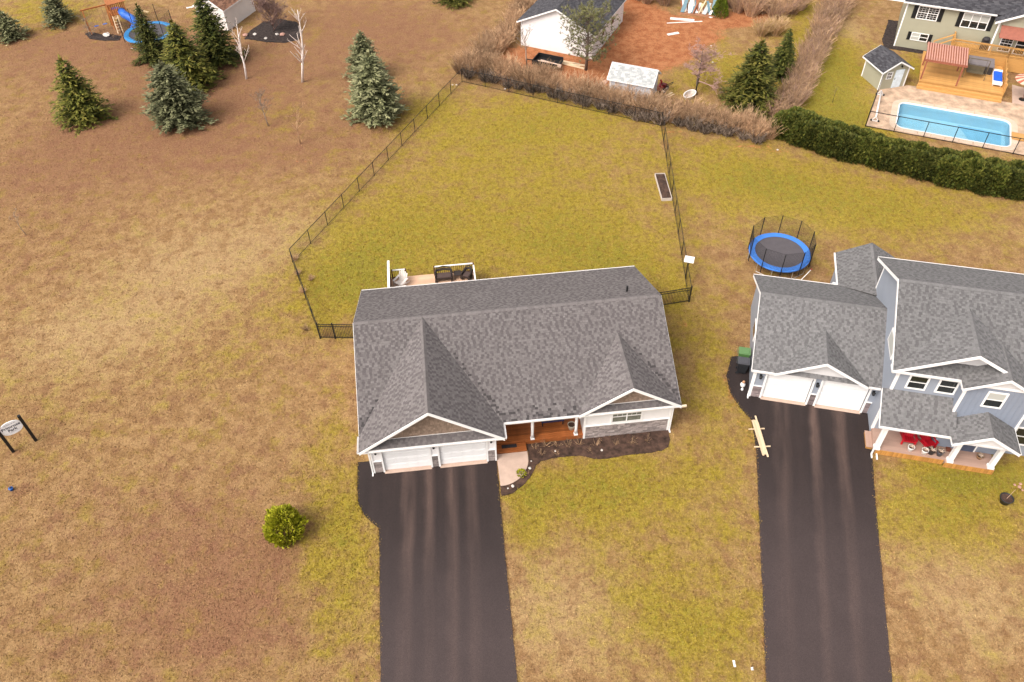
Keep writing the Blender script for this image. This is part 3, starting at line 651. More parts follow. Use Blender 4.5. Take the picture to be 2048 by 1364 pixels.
    ridge_caps(H, (UL, VM, RZ), (UR, VM, RZ), .46, SH_MAIN, 1); ridge_caps(H, (3.65, -.58, RZ), (3.65, 6.9, RZ), gs, SH_MAIN, 2); ridge_caps(H, (15.35, .48, 4.90), (15.35, ve, 4.90), bs, SH_MAIN, 3)
    # gable shakes
    def shake(a, b, pk, v, z0, seed):
        g = MB().face([(a, v+.02, z0), (b, v+.02, z0), (pk[0], v+.02, pk[1])]).build('gable_wall', CEDARSH, H)
        roof_slope(g, [(a, v, z0), (b, v, z0), (pk[0], v, pk[1])], [CEDARSH]*4, seed, e=.15, wmin=.10, wmax=.22, name='shake_panel', piece='shake', slab=.03, under=CEDARSH, lift=1.4)
        MB().box((a, v-.03, z0-.03), (b, v, z0+.01)).build('sill_flashing', WHITE, g)
    shake(.10, 7.20, (3.65, 5.62), .0, 3.16, 31); shake(12.85, 17.86, (15.35, 4.74), .94, 3.12, 32)
    # fascia, rakes, gutters
    for a, b in (((UL, -.58, E_-.02), (3.65, -.58, RZ-.02)), ((7.8, -.58, E_-.02), (3.65, -.58, RZ-.02)), ((12.29, .47, E_-.02), (15.35, .47, 4.87)), ((18.41, .47, E_-.02), (15.35, .47, 4.87))):
        rake(H, a, b, .21, .05)
    for u in (UL-.01, UR+.01):
        rake(H, (u, VM, RZ-.03), (u, VR, 2.82), .18, .03); rake(H, (u, VM, RZ-.03), (u, .58 if u > 0 else .62, E_-.03), .18, .03)
    gutter(H, (UL+.05, -.50, 2.86), (7.75, -.50, 2.86), out=(0, -1, 0)); gutter(H, (UL, -.55, E_-.02), (UL, .62, E_-.02), out=(-1, 0, 0)); gutter(H, (7.8, .5, E_-.02), (7.8, -.55, E_-.02), out=(1, 0, 0))
    gutter(H, (7.85, .57, E_-.02), (12.32, .57, E_-.02), out=(0, -1, 0)); gutter(H, (12.35, .55, E_-.02), (18.45, .55, E_-.02), out=(0, -1, 0)); gutter(H, (UR, VR, 2.84), (UL, VR, 2.84), out=(0, 1, 0))
    MB().box((18.43, .44, 2.72), (18.72, .56, 2.83)).build('gutter_return', mat('bare_fascia', (.62, .5, .36), .7), H)
    for u, v in ((-.09, -.03), (18.11, .90)):
        MB().box((u-.04, v-.03, .08), (u+.04, v+.03, 2.7)).box((u-.04, v-.22, .03), (u+.04, v+.03, .10)).build('downspout', WHITE, H)
    MB().tube([(16.56, 8.09, 5.1), (16.56, 8.09, 5.72)], .065, 10).build('vent_pipe', BLACK, H)
    return H
main_house()
# ------------------------------------------------------------------ blue-grey two-storey house
def rows_blue(k, s, rg):          # laminated courses: dark dashes along each course
    return teeth(rg)
def blue_house():
    H = thing('two_storey_house', 'blue-grey two-storey house with attached double garage and covered front porch', 'house', (FN[0], FN[1], 0), FN[2])
    rs = lambda pts, seed, **k: roof_slope(H, pts, SH_BLUE, seed, e=.14, wmin=.12, wmax=.22, row=rows_blue, **k)
    E_, V0, GR, GV, VRr = 2.80, -.30, 5.22, 4.15, 8.75
    # garage walls
    MB().box((0, .2, 0), (.16, 8.4, 2.72)).face([(0, .0, 2.72), (0, 4.15, 5.05), (0, 8.4, 2.72)]).build('garage_side_wall', BSID, H)
    MB().box((.16, 8.24, 0), (7.28, 8.4, 2.72)).build('garage_rear_wall', BSID, H)
    MB().box((0, 0, 2.42), (7.3, .2, 2.8)).build('garage_header', BSID, H)
    for i, (a, b) in enumerate(((0, .72), (3.5, 4.03), (6.82, 7.3))):
        p = MB().box((a, .01, 0), (b, .2, 2.42)).build('garage_pier', BSID, H)
        stones(p, a+.09, b-.09, .05, 1.05, .01, 40+i, mt=mat('mauve_stone', (.21, .165, .165), .85, .25, 6, .5, 30, island=.3)); MB().box((a+.06, -.05, 1.05), (b-.06, .01, 1.10)).build('stone_cap', WHITE, p)
        for x0, x1 in ((a-.03, a+.09), (b-.09, b+.03)) if i < 2 else ((a-.03, a+.09),): MB().box((x0, -.045, 0), (x1, .012, 2.46)).build('corner_board', WHITE, p)
        lantern(p, (a+b)/2, .0, 1.95, 1.0)
    for a, b in ((.76, 3.46), (4.07, 6.78)):
        garage_door(H, a, b, 2.42, .10); MB().box((a, -.04, 2.42), (b, 0, 2.50)).build('door_head_trim', WHITE, H)
    w = MB().box((-.05, 3.7, 1.25), (0, 5.0, 2.15)).build('side_window', WHITE, H); MB().box((-.06, 3.8, 1.35), (-.04, 4.9, 2.05)).build('pane', GLASS, w)
    # garage roof
    rs([(-.32, V0, E_), (7.28, V0, E_), (7.28, GV, GR), (-.32, GV, GR)], 51)
    rs([(7.28, VRr, E_-.1), (-.32, VRr, E_-.1), (-.32, GV, GR), (7.28, GV, GR)], 52)
    ridge_caps(H, (-.32, GV, GR), (7.25, GV, GR), .56, SH_BLUE, 51)
    s_ = (GR-E_)/(GV-V0); vb = V0+(4.32-2.84)/s_
    rs([(1.05, V0+.02, 2.84), (1.05, V0-.10, 2.84), (3.78, V0-.10, 4.32), (3.78, vb+.02, 4.32)], 53); rs([(6.5, V0-.10, 2.84), (6.5, V0+.02, 2.84), (3.78, vb+.02, 4.32), (3.78, V0-.10, 4.32)], 54)
    ridge_caps(H, (3.78, V0-.1, 4.32), (3.78, vb, 4.32), .54, SH_BLUE, 52)
    g = MB().face([(1.6, -.06, 2.86), (5.95, -.06, 2.86), (3.78, -.06, 4.1)]).build('gable_wall', PALE, H); MB().box((1.55, -.12, 2.80), (6.0, -.06, 2.90)).build('gable_trim', WHITE, g)
    for a, b in (((1.05, V0-.12, 2.82), (3.78, V0-.12, 4.31)), ((6.5, V0-.12, 2.82), (3.78, V0-.12, 4.31))): rake(H, a, b, .19, .05)
    for q in ((V0, E_-.02), (VRr, E_-.12)): rake(H, (-.33, GV, GR-.02), (-.33, q[0], q[1]), .17, .03)
    gutter(H, (-.32, V0, E_-.01), (1.1, V0, E_-.01), out=(0, -1, 0)); gutter(H, (6.45, V0, E_-.01), (7.24, V0, E_-.01), out=(0, -1, 0)); gutter(H, (5.25, VRr, E_-.11), (-.32, VRr, E_-.11), out=(0, 1, 0))
    MB().box((-.11, -.04, .08), (-.03, .03, 2.6)).box((-.11, -.25, .03), (-.03, .03, .1)).build('downspout', WHITE, H)
    # rear wing
    rs([(5.28, 12.25, 2.72), (5.28, 8.75, 2.72), (7.40, 6.7, 3.95), (7.40, 12.25, 3.95)], 55)
    rs([(9.52, 8.3, 2.72), (9.52, 12.25, 2.72), (7.40, 12.25, 3.95), (7.40, 8.3, 3.95)], 56)
    ridge_caps(H, (7.4, 6.8, 3.95), (7.4, 12.25, 3.95), .58, SH_BLUE, 53)
    MB().box((5.55, 8.4, 0), (5.7, 12.0, 2.66)).box((5.7, 11.85, 0), (9.2, 12.0, 2.66)).face([(5.55, 12.0, 2.66), (9.25, 12.0, 2.66), (7.4, 12.0, 3.8)]).build('wing_wall', BSID, H)
    gutter(H, (5.28, 12.25, 2.71), (5.28, 8.8, 2.71), out=(-1, 0, 0)); MB().bar((5.24, 8.95, 2.62), (5.0, 9.2, 2.5), .09).build('gutter_outlet', WHITE, H)
    # main block
    UM, VF, VB, UE = 7.28, -1.47, 7.6, 18.5; RE, RZ, RV, VE, VE2 = 5.92, 8.52, 3.08, -1.75, 8.0
    MB().box((UM, VF+.15, 0), (UM+.15, VB, 5.85)).face([(UM, VF, 5.85), (UM, RV, 8.38), (UM, VB, 6.05), (UM, VB, 5.85)]).build('side_wall', BSID, H)
    MB().box((UM+.15, VB-.15, 0), (UE, VB, 6.0)).build('rear_wall', BSID, H)
    MB().box((UM, VF, 0), (UE, VF+.15, 5.86)).build('front_wall', BSID, H)
    MB().box((UM-.02, VB-.12, 2.5), (UM+.1, VB+.02, 6.0)).build('corner_board', WHITE, H)
    MB().box((UM-.03, VF-.03, 0.4), (UM+.13, VF+.1, 5.84)).build('corner_board', WHITE, H)
    rs([(UM-.44, VE, RE), (19.0, VE, RE), (19.0, RV, RZ), (UM-.44, RV, RZ)], 61); rs([(19.0, VE2, 6.08), (UM-.44, VE2, 6.08), (UM-.44, RV, RZ), (19.0, RV, RZ)], 62)
    ridge_caps(H, (UM-.44, RV, RZ), (19, RV, RZ), .52, SH_BLUE, 61)
    for q in ((VE, RE-.02), (VE2, 6.06)): rake(H, (UM-.45, RV, RZ-.02), (UM-.45, q[0], q[1]), .2, .04)
    gutter(H, (UM-.48, VE, RE-.01), (10.5, VE, RE-.01), out=(0, -1, 0)); gutter(H, (19, VE2, 6.07), (UM-.44, VE2, 6.07), out=(0, 1, 0)); MB().box((UM-.48, VE-.1, RE-.14), (UM-.47, VE+.5, RE+.0)).build('gutter_return', WHITE, H)
    window(H, 7.95, 9.05, 4.36, 5.52, VF, .10, 1); window(H, 9.55, 10.62, 4.36, 5.52, VF, .10, 1)
    wl = MB().box((UM-.05, .2, 4.75), (UM, 1.95, 5.75)).build('side_window', WHITE, H); MB().box((UM-.06, .32, 4.87), (UM-.04, 1.83, 5.63)).build('pane', BLIND, wl)
    # large front gable over both window groups
    gv = VE-.02; GP, gs = (10.72, 7.94), .525
    zl = lambda u: GP[1]-gs*abs(u-GP[0]); vtop = lambda z: VE+(z-RE)/((RZ-RE)/(RV-VE))
    uL, uR = 6.88, 14.2
    rs([(uL, VE+.06, zl(uL)), (uL, gv, zl(uL)), (GP[0], gv, GP[1]), (GP[0], vtop(GP[1]), GP[1])], 63)
    rs([(uR, gv, zl(uR)), (uR, vtop(zl(uR)), zl(uR)), (GP[0], vtop(GP[1]), GP[1]), (GP[0], gv, GP[1])], 64)
    ridge_caps(H, (GP[0], gv, GP[1]), (GP[0], vtop(GP[1])-.1, GP[1]), gs, SH_BLUE, 62)
    z0 = RE+(RZ-RE)/(RV-VE)*(-.95-VE)
    MB().face([(GP[0]-(GP[1]-z0)/gs, -.95, z0-.12), (GP[0]+(GP[1]-z0)/gs, -.95, z0-.12), (GP[0], -.95, GP[1]-.05)]).build('gable_wall', PALE, H)
    rake(H, (uL, gv-.02, zl(uL)-.02), (GP[0], gv-.02, GP[1]-.02), .2, .05); rake(H, (12.45, gv-.02, zl(12.45)-.02), (GP[0], gv-.02, GP[1]-.02), .2, .05)
    # projecting bay with its own gable
    bv, bu0, bu1, bE, bP, bpz = -2.15, 10.72, 14.35, 5.90, 12.53, 7.06
    b_ = MB().box((bu0, bv, 0.5), (bu1, VF, 5.85)).face([(bu0, bv, 5.85), (bu1, bv, 5.85), (bP, bv, 6.95)]).build('bay_wall', BSIDD, H)
    for i in range(11):
        u = bu0+.32+i*.305
        if u < bu1-.1: MB().box((u-.02, bv-.022, 3.2), (u+.02, bv, 6.04)).build('batten', BSIDD, b_)
    for u in (bu0-.03, bu1-.1): MB().box((u, bv-.035, 2.6), (u+.13, bv+.09, 5.9)).build('corner_board', WHITE, b_)
    MB().box((bu0+.45, bv-.06, 6.02), (bu1-.45, bv-.022, 6.14)).build('gable_trim', WHITE, b_); MB().face([(bu0+.5, bv-.03, 6.14), (bu1-.5, bv-.03, 6.14), (bP, bv-.03, 6.94)]).build('gable_panel', PALE, b_)
    window(b_, 11.86, 12.93, 4.5, 5.78, bv-.022, .10, 1, blind=[(0, 1)])
    sb = (bpz-bE)/(bP-bu0+.25); be = bv-.25; zl2 = lambda u: bpz-sb*abs(u-bP)
    rs([(bu0-.25, VE+.1, bE), (bu0-.25, be, bE), (bP, be, bpz), (bP, vtop(bpz)+.1, bpz)], 65); rs([(bu1+.25, be, zl2(bu1+.25)), (bu1+.25, VE+.1, zl2(bu1+.25)), (bP, vtop(bpz)+.1, bpz), (bP, be, bpz)], 66)
    ridge_caps(H, (bP, be, bpz), (bP, vtop(bpz), bpz), sb, SH_BLUE, 63)
    rake(H, (bu0-.25, be-.02, bE-.02), (bP, be-.02, bpz-.02), .17, .05); rake(H, (bu1+.25, be-.02, zl2(bu1+.25)-.02), (bP, be-.02, bpz-.02), .17, .05)
    gutter(H, (bu0-.25, VE-.1, bE-.01), (bu0-.25, be, bE-.01), .08, .1, out=(-1, 0, 0))
    window(H, 14.75, 15.85, .95, 2.5, VF, .10, 1)
    # porch
    PE, PV, PT = 2.97, -3.42, 4.08
    rs([(6.86, PV, PE), (10.95, PV, PE), (10.95, VF, PT), (6.86, VF, PT)], 67, single=150); g2 = -3.98; ps = (4.06-3.02)/(12.47-10.70)
    rs([(10.70, bv, 3.02), (10.70, g2, 3.02), (12.47, g2, 4.06), (12.47, bv, 4.06)], 68); rs([(14.24, g2, 3.02), (14.24, bv, 3.02), (12.47, bv, 4.06), (12.47, g2, 4.06)], 69)
    ridge_caps(H, (12.47, g2, 4.06), (12.47, bv, 4.06), ps, SH_BLUE, 64)
    rake(H, (10.70, g2-.02, 3.0), (12.47, g2-.02, 4.04), .19, .05); rake(H, (14.24, g2-.02, 3.0), (12.47, g2-.02, 4.04), .19, .05)
    gutter(H, (6.86, PV, PE-.01), (10.75, PV, PE-.01), out=(0, -1, 0)); rake(H, (6.85, VF, PT-.02), (6.85, PV, PE-.02), .16, .03); gutter(H, (10.72, PV-.05, 3.0), (10.72, g2, 3.0), .08, .1, out=(-1, 0, 0)); gutter(H, (14.24, g2, 3.0), (14.24, bv, 3.0), .08, .1, out=(1, 0, 0))
    MB().face([(11.0, g2+.2, 3.0), (13.94, g2+.2, 3.0), (12.47, g2+.2, 3.9)]).box((11.0, g2+.16, 2.92), (13.94, g2+.3, 3.04)).build('porch_gable', PALE, H)
    MB().box((7.05, -3.22, 2.66), (11.3, -3.02, 2.84)).build('porch_beam', WHITE, H)
    for u, v in ((7.42, -3.0), (11.52, -3.12), (13.76, -3.12)): MB().box((u-.13, v-.13, .46), (u+.13, v+.13, 2.95)).box((u-.17, v-.17, .46), (u+.17, v+.17, .62)).build('porch_post', WHITE, H)
    d1 = MB().box((7.3, -3.05, .05), (14.0, VF, .40)).build('porch_deck', WOODT, H); boards(d1, (7.32, -3.1), (11.25, VF), .455, .14, WOODT); boards(d1, (11.26, -3.28), (14.0, VF), .455, .14, WOODT)
    boards(d1, (6.92, -2.85), (7.3, -1.6), .25, .19, WOODT, along='v', name='step_board'); MB().box((6.94, -2.82, .0), (7.28, -1.62, .215)).build('step_base', WOODO, d1)
    def skirt(u0, u1, v):
        n = int((u1-u0)/.13); me = MB().box((0, v-.025, .02), (.122, v, .42)).mesh('skirt_board', WOODO)
        for i in range(n): inst('skirt_board', me, d1, (u0+i*(u1-u0)/n, 0, 0))
    skirt(7.4, 11.25, -3.1); skirt(11.25, 14.0, -3.28)
    MB().box((7.2, -3.23, .06), (7.28, -3.15, 2.75)).box((7.2, -3.5, .03), (7.28, -3.15, .1)).box((7.5, -3.55, .03), (7.58, -3.13, .1)).build('downspout', WHITE, H)
    dr = MB().box((12.0, VF-.72, .46), (12.95, VF-.60, 2.5)).build('front_door', mat('blue_door', (.07, .085, .13), .4), H); MB().box((11.9, VF-.70, .46), (12.0, VF-.60, 2.6)).box((12.95, VF-.70, .46), (13.05, VF-.6, 2.6)).build('door_frame', WHITE, dr)
    MB().tube([(14.1, 4.2, 7.7), (14.1, 4.2, 8.4)], .07, 10).build('vent_pipe', BLACK, H)
    return H
blue_house()
# ------------------------------------------------------------------ sage house with deck and pool
def sage_house():
    H = thing('split_level_house', 'sage-green sided house with charcoal roof and black shutters behind the pool', 'house', (FS[0], FS[1], 0), FS[2])
    MB().box((0, 0, 0), (8.5, .2, 4.7)).build('rear_wall', SAGE, H); MB().box((0, .2, 0), (.2, 8, 4.7)).build('side_wall', SAGE, H)
    MB().box((-.03, -.04, 0), (.1, .1, 4.7)).build('corner_board', WHITE, H)
    window(H, 1.12, 3.08, 3.12, 4.45, 0, .08, 2, muntins=(3, 3, 1), shutters=.42); window(H, 1.28, 2.92, .92, 1.74, 0, .07, 2, blind=[(1, 1), (0, 0)], shutters=.34)
    window(H, 5.28, 7.68, 2.94, 4.40, 0, .08, 3, blind=[(0, 1)], shutters=.42)
    sl = lambda pts, s: roof_slope(H, pts, SH_DARK, s, e=.16, wmin=.3, wmax=.6)
    sl([(-.35, -.42, 4.78), (15, -.42, 4.78), (15, 4.6, 7.2), (-.35, 4.6, 7.2)], 71); sl([(15, 9.6, 4.78), (-.35, 9.6, 4.78), (-.35, 4.6, 7.2), (15, 4.6, 7.2)], 72)
    gutter(H, (-.38, -.42, 4.77), (8.1, -.42, 4.77), out=(0, -1, 0)); rake(H, (-.37, 4.6, 7.18), (-.37, -.42, 4.76), .2, .04)
    MB().box((-3.6, -.2, 4.6), (-.38, -.08, 4.70)).build('gutter_outlet', WHITE, H)
    # bump-out with gable on the right
    MB().box((8.5, -.9, 0), (14, 0, 4.6)).build('bump_out_wall', SAGE, H); MB().box((8.44, -.96, 0), (8.6, -.8, 4.5)).build('corner_board', WHITE, H)
    sl([(8.05, 1.0, 4.45), (8.05, -1.3, 4.45), (11.5, -1.3, 6.2), (11.5, 2.5, 6.2)], 73); sl([(14.95, -1.3, 4.45), (14.95, 1.0, 4.45), (11.5, 2.5, 6.2), (11.5, -1.3, 6.2)], 74)
    MB().face([(8.5, -.9, 4.55), (14.5, -.9, 4.55), (11.5, -.9, 6.08)]).build('gable_wall', SAGE, H)
    rake(H, (8.05, -1.33, 4.43), (11.5, -1.33, 6.18), .2, .05); rake(H, (14.95, -1.33, 4.43), (11.5, -1.33, 6.18), .2, .05)
    a = MB().slab([(8.75, -2.3, 3.45), (13.5, -2.3, 3.45), (13.5, -.93, 4.1), (8.75, -.93, 4.1)], .06).build('awning', mat('rust_awning', (.27, .095, .065), .7, .15, 3), H)
    for u in (8.8, 13.4): MB().bar((u, -2.25, 3.4), (u, -.93, 3.3), .05).build('awning_arm', mat('rust_awning', (.27, .095, .065)), a)
    window(H, 9.2, 10.3, 1.6, 3.2, -.9, .07, 1, muntins=(3, 3, 1)); window(H, 10.6, 12.6, 1.5, 3.4, -.9, .07, 2)
    return H
sage_house()
def frame_obj(o, F): o.location = (F[0], F[1], 0); o.rotation_euler = (0, 0, F[2]); return o
def sage_deck():
    D = thing('pool_deck', 'honey-stained two-level timber deck with front steps beside the pool', 'deck', (FS[0], FS[1], 0), FS[2])
    lo = MB().box((2.85, -7.5, .05), (10.2, -1.0, .45)).build('lower_deck', WOODY, D); boards(lo, (2.8, -7.55), (10.2, -1.75), .5, .15, WOODY)
    for i, (v, z) in enumerate(((-7.95, .34), (-8.3, .17))):
        s = MB().box((2.8-.05*i, v+.02, .02), (10.2, -7.55, z-.04)).build('deck_step', WOODY, D); boards(s, (2.78-.05*i, v), (10.22, v+.34), z, .17, WOODY, name='step_board')
    up = MB().box((5.15, -1.7, .05), (14, -.02 , 1.42)).build('upper_deck', WOODY, D); boards(up, (5.1, -1.75), (8.4, -.03), 1.47, .15, WOODY); boards(up, (8.4, -1.75), (14, -.93), 1.47, .15, WOODY)
    def rail(p, q, z0, z1, step=.13, post=1.8):
        p = Vector(p); q = Vector(q); L = (q-p).length; d = (q-p)/L
        r = MB().bar((p.x, p.y, z1), (q.x, q.y, z1), .14, .05).bar((p.x, p.y, z0+.12), (q.x, q.y, z0+.12), .05, .08).bar((p.x, p.y, z1-.08), (q.x, q.y, z1-.08), .04, .09).build('railing', WOODY, D)
        n = max(1, round(L/post))
        me = MB().box((-.045, -.045, z0-.3), (.045, .045, z1+.03)).mesh('railing_post', WOODY)
        for i in range(n+1): c = p+d*L*i/n; inst('railing_post', me, r, (c.x, c.y, 0))
        k = int(L/step); mb = MB()
        for i in range(1, k): c = p+d*L*i/k; mb.box((c.x-.018, c.y-.018, z0+.12), (c.x+.018, c.y+.018, z1-.05))
        mb.build('baluster', WOODY, r); return r
    rail((5.15, -1.72), (10.3, -1.72), 1.47, 2.42); rail((5.15, -.06), (5.15, -1.7), 1.47, 2.42)
    rail((10.3, -1.72), (13.9, -1.72), 1.47, 2.42)
    # privacy rail on the right of the lower deck
    r = MB().box((10.2, -7.3, .5), (10.26, -2.0, 1.35)).build('privacy_panel', WOODY, D)
    for i in range(6): MB().box((10.15, -7.3+i*1.05, .05), (10.31, -7.2+i*1.05, 1.45)).build('panel_post', WOODY, r)
    # stair up at the left
    st = MB().box((3.9, -1.7, .05), (5.1, -.9, .75)).build('stair', WOODY, D)
    for i in range(4): MB().box((3.5+i*.4, -1.7, .5+i*.24), (3.92+i*.4, -.7, .54+i*.24)).build('stair_tread', WOODY, st)
    for v in (-1.72, -.68): MB().bar((3.5, v, 1.45), (5.1, v, 2.4), .06, .1).bar((3.5, v, .5), (3.5, v, 1.5), .08).build('stair_rail', WOODY, st)
sage_deck()
def pergola():
    rust = mat('rust_red_timber', (.26, .085, .05), .7, .15, 4); slat = mat('pinkish_slat', (.46, .235, .185), .7, .12, 4)
    P = thing('pergola', 'rust-red pergola with slatted roof on the deck by the pool', 'pergola', (FS[0], FS[1], 0), FS[2])
    for u, v in ((2.92, -7.2), (6.1, -7.4), (2.92, -4.2), (6.1, -4.3)): MB().box((u-.06, v-.06, .5), (u+.06, v+.06, 2.5)).build('post', rust, P)
    for u in (2.85, 6.25): MB().box((u-.05, -7.3, 2.38), (u+.05, -3.7, 2.52)).build('beam', rust, P)
    me = MB().box((-.06, -7.3, 2.57), (.06, -3.65, 2.62)).mesh('roof_slat', slat)
    for i in range(17): inst('roof_slat', me, P, (2.8+i*.22, 0, 0))
    me = MB().box((2.72, -.055, 2.53), (6.4, .055, 2.565)).mesh('cross_slat', rust)
    for i in range(17): inst('cross_slat', me, P, (0, -7.2+i*.217, 0))
    MB().box((2.7, -7.32, 2.36), (6.45, -7.24, 2.56)).box((2.7, -3.74, 2.36), (6.45, -3.66, 2.54)).build('fascia', rust, P)
pergola()
def pool():
    liner = mat('pool_liner', (.40, .58, .68), .4, .08, .8, hue=(.32, .53, .66)); deep = mat('pool_liner_deep', (.20, .43, .60), .4, .08, 1.5)
    P = thing('swimming_pool', 'rectangular in-ground swimming pool with bright blue water and pale coping', 'pool', (FS[0], FS[1], 0), FS[2])
    mb = MB(); n = len(POOL)
    for i in range(n):
        j = (i+1) % n; a, b = POOL[i], POOL[j]; mb.face([(b[0], b[1], .03), (a[0], a[1], .03), (a[0], a[1], -1.1), (b[0], b[1], -1.1)])
    mb.face([(p[0], p[1], -1.1) for p in POOL]); mb.face([(8.6, -15.6, -1.08), (10.6, -15.8, -1.08), (10.7, -11.8, -1.08), (7.0, -11.7, -1.08)], 1)
    mb.build('basin', [liner, deep], P)
    W_ = bpy.data.materials.new('pool_water'); W_.use_nodes = True; nn = W_.node_tree.nodes; ll = W_.node_tree.links; nn.clear()
    out = nn.new('ShaderNodeOutputMaterial'); mx = nn.new('ShaderNodeMixShader'); tr = nn.new('ShaderNodeBsdfTransparent'); gl = nn.new('ShaderNodeBsdfGlossy'); fr = nn.new('ShaderNodeFresnel')
    tr.inputs[0].default_value = (.86, .98, 1, 1); gl.inputs['Roughness'].default_value = .04; fr.inputs[0].default_value = 1.33
    nz = nn.new('ShaderNodeTexNoise'); nz.inputs['Scale'].default_value = 2.2; nz.inputs['Detail'].default_value = 4; bp = nn.new('ShaderNodeBump'); bp.inputs['Strength'].default_value = .35; bp.inputs['Distance'].default_value = .1
    tc = nn.new('ShaderNodeTexCoord'); ll.new(tc.outputs['Object'], nz.inputs['Vector']); ll.new(nz.outputs[0], bp.inputs['Height']); ll.new(bp.outputs[0], gl.inputs['Normal']); ll.new(bp.outputs[0], fr.inputs['Normal'])
    ll.new(fr.outputs[0], mx.inputs[0]); ll.new(tr.outputs[0], mx.inputs[1]); ll.new(gl.outputs[0], mx.inputs[2]); ll.new(mx.outputs[0], out.inputs[0])
    MB().face([(p[0]*.999+.006, p[1], -.10) for p in POOL]).build('water', W_, P)
    # coping: white bead and pale slabs laid round the edge
    def ring(off0, off1, z0, z1, name, mt, gaps=False):
        A = rrect(1.5-off0, -16.1-off0, 11+off0, -11.4+off0, .7+off0); B = rrect(1.5-off1, -16.1-off1, 11+off1, -11.4+off1, .7+off1); n = len(A)
        if not gaps:
            q = MB()
            for i in range(n):
                j = (i+1) % n; q.face([A[i]+(z1,), B[i]+(z1,), B[j]+(z1,), A[j]+(z1,)]); q.face([B[i]+(z0,), B[j]+(z0,), B[j]+(z1,), B[i]+(z1,)]); q.face([A[j]+(z0,), A[i]+(z0,), A[i]+(z1,), A[j]+(z1,)])
            return q.build(name, mt, P)
        def slabq(a0, a1, b1, b0): MB().prism([a0, b0, b1, a1] if True else [], z0, z1).build(name, mt, P)
        for i in range(n):
            j = (i+1) % n; a0, a1, b0, b1 = map(Vector, (A[i], A[j], B[i], B[j])); L = (a1-a0).length; k = max(1, round(L/1.15)) if L > 1 else 1
            for t in range(k):
                s0 = t/k+(.004 if k > 1 else 0); s1 = (t+1)/k-(.004 if k > 1 else 0)
                p = [a0.lerp(a1, s0), b0.lerp(b1, s0), b0.lerp(b1, s1), a0.lerp(a1, s1)]
                MB().prism([tuple(v) for v in reversed(p)], z0, z1).build(name, mt, P)
    ring(-.03, .06, -.02, .075, 'edge_bead', WHITE); ring(.06, .62, .0, .065, 'coping_slab', CONCP, True)
    # grid of white lines on the shallow-end step
    g = MB()
    for i in range(9): g.box((1.9+i*.27, -13.6, -1.09), (1.92+i*.27, -12.0, -1.07))
    for i in range(7): g.box((1.9, -13.6+i*.26, -1.09), (4.08, -13.58+i*.26, -1.07))
    g.build('floor_grid', mat('grid_line', (.30, .60, .76), .5), P)
pool()
# diving-board platform at the deep end
o = thing('diving_board', 'short yellow timber diving platform at the deep end of the pool', 'diving board', W2(FS, 11.1, -14.6), FS[2])
MB().box((0, 0, .07), (1.3, 1.1, .16)).build('platform', WOODY, o)
for i in range(7): inst('platform_board', MB().box((0, 0, .16), (1.3, .145, .19)).mesh('platform_board', WOODY), o, (0, i*.157, 0))
for k, (u, v) in enumerate(((12.15, -14.05), (12.05, -15.0))):
    o = thing('planter_pot', 'round black pot standing beside the pool platform', 'pot', W2(FS, u+.55, v, .035), 0, 'black pots by the pool')
    MB().lathe([(.2, 0), (.3, .28), (.31, .34), (.26, .34), (.25, .2)], 14).build('pot_body', DGREY, o, True)
# solar-cover roller
o = thing('cover_roller', 'white pool-cover roller with wheeled end stands on the terrace', 'roller', W2(FS, -.35, -15.9), FS[2])
MB().tube([(0, .2, .45), (0, 5.1, .45)], .07, 10).build('roller_tube', WHITE, o, True)
for v in (.15, 5.15):
    MB().bar((0, v, .5), (-.3, v, .03), .06).bar((0, v, .5), (.3, v, .03), .06).bar((-.32, v, .05), (.32, v, .05), .06).build('end_stand', WHITE, o)
    MB().tube([(-.32, v-.06, .09), (-.32, v+.06, .09)], .09, 12).build('wheel', DGREY, o); MB().tube([(.32, v-.06, .09), (.32, v+.06, .09)], .09, 12).build('wheel', DGREY, o)
# pool fence: thin black rails, mesh infill
def thin_fence(name, label, P, h, cat='fence', mesh=.0, post=.05, rail=.035, mt=BLACK, wire=.006, pitch=.07, mid=False, group=None, bottom=True):
    c = Vector(P[0]); F_ = thing(name, label, cat, (c.x, c.y, 0), 0, group); L = [Vector(p)-c for p in P]
    me = MB().tube([(0, 0, 0), (0, 0, h+.03)], post/2, 8).mesh('post', mt); wires = MB()
    for p in L: inst('post', me, F_, (p.x, p.y, 0))
    for a, b in zip(L[:-1], L[1:]):
        A = Vector((a.x, a.y, 0)); B = Vector((b.x, b.y, 0)); d = (B-A); Ln = d.length; d.normalize()
        MB().bar(A+Vector((0, 0, h)), B+Vector((0, 0, h)), rail).build('top_rail', mt, F_)
        if bottom: MB().bar(A+Vector((0, 0, .08)), B+Vector((0, 0, .08)), rail*.8).build('bottom_rail', mt, F_)
        if mesh:
            n = int(Ln/pitch); H_ = h-.06
            for i in range(-int(H_/pitch), n):
                for sg in (1, -1):
                    s0 = i*pitch; s1 = s0+H_; z0, z1 = .05, h
                    if s0 < 0: z0 += -s0; s0 = 0
                    if s1 > Ln: z1 -= s1-Ln; s1 = Ln
                    if s1-s0 < .02: continue
                    if sg < 0: p, q = A+d*(Ln-s0)+Vector((0, 0, z0)), A+d*(Ln-s1)+Vector((0, 0, z1))
                    else: p, q = A+d*s0+Vector((0, 0, z0)), A+d*s1+Vector((0, 0, z1))
                    w = Vector((0, 0, wire/2)); x = d*(wire/2); k = len(wires.v)
                    wires.v += [tuple(p-x), tuple(p+x), tuple(q+x), tuple(q-x)]; wires.f.append((k, k+1, k+2, k+3)); wires.m.append(0)
    if mesh: wires.build('chain_link', mt, F_)
    return F_
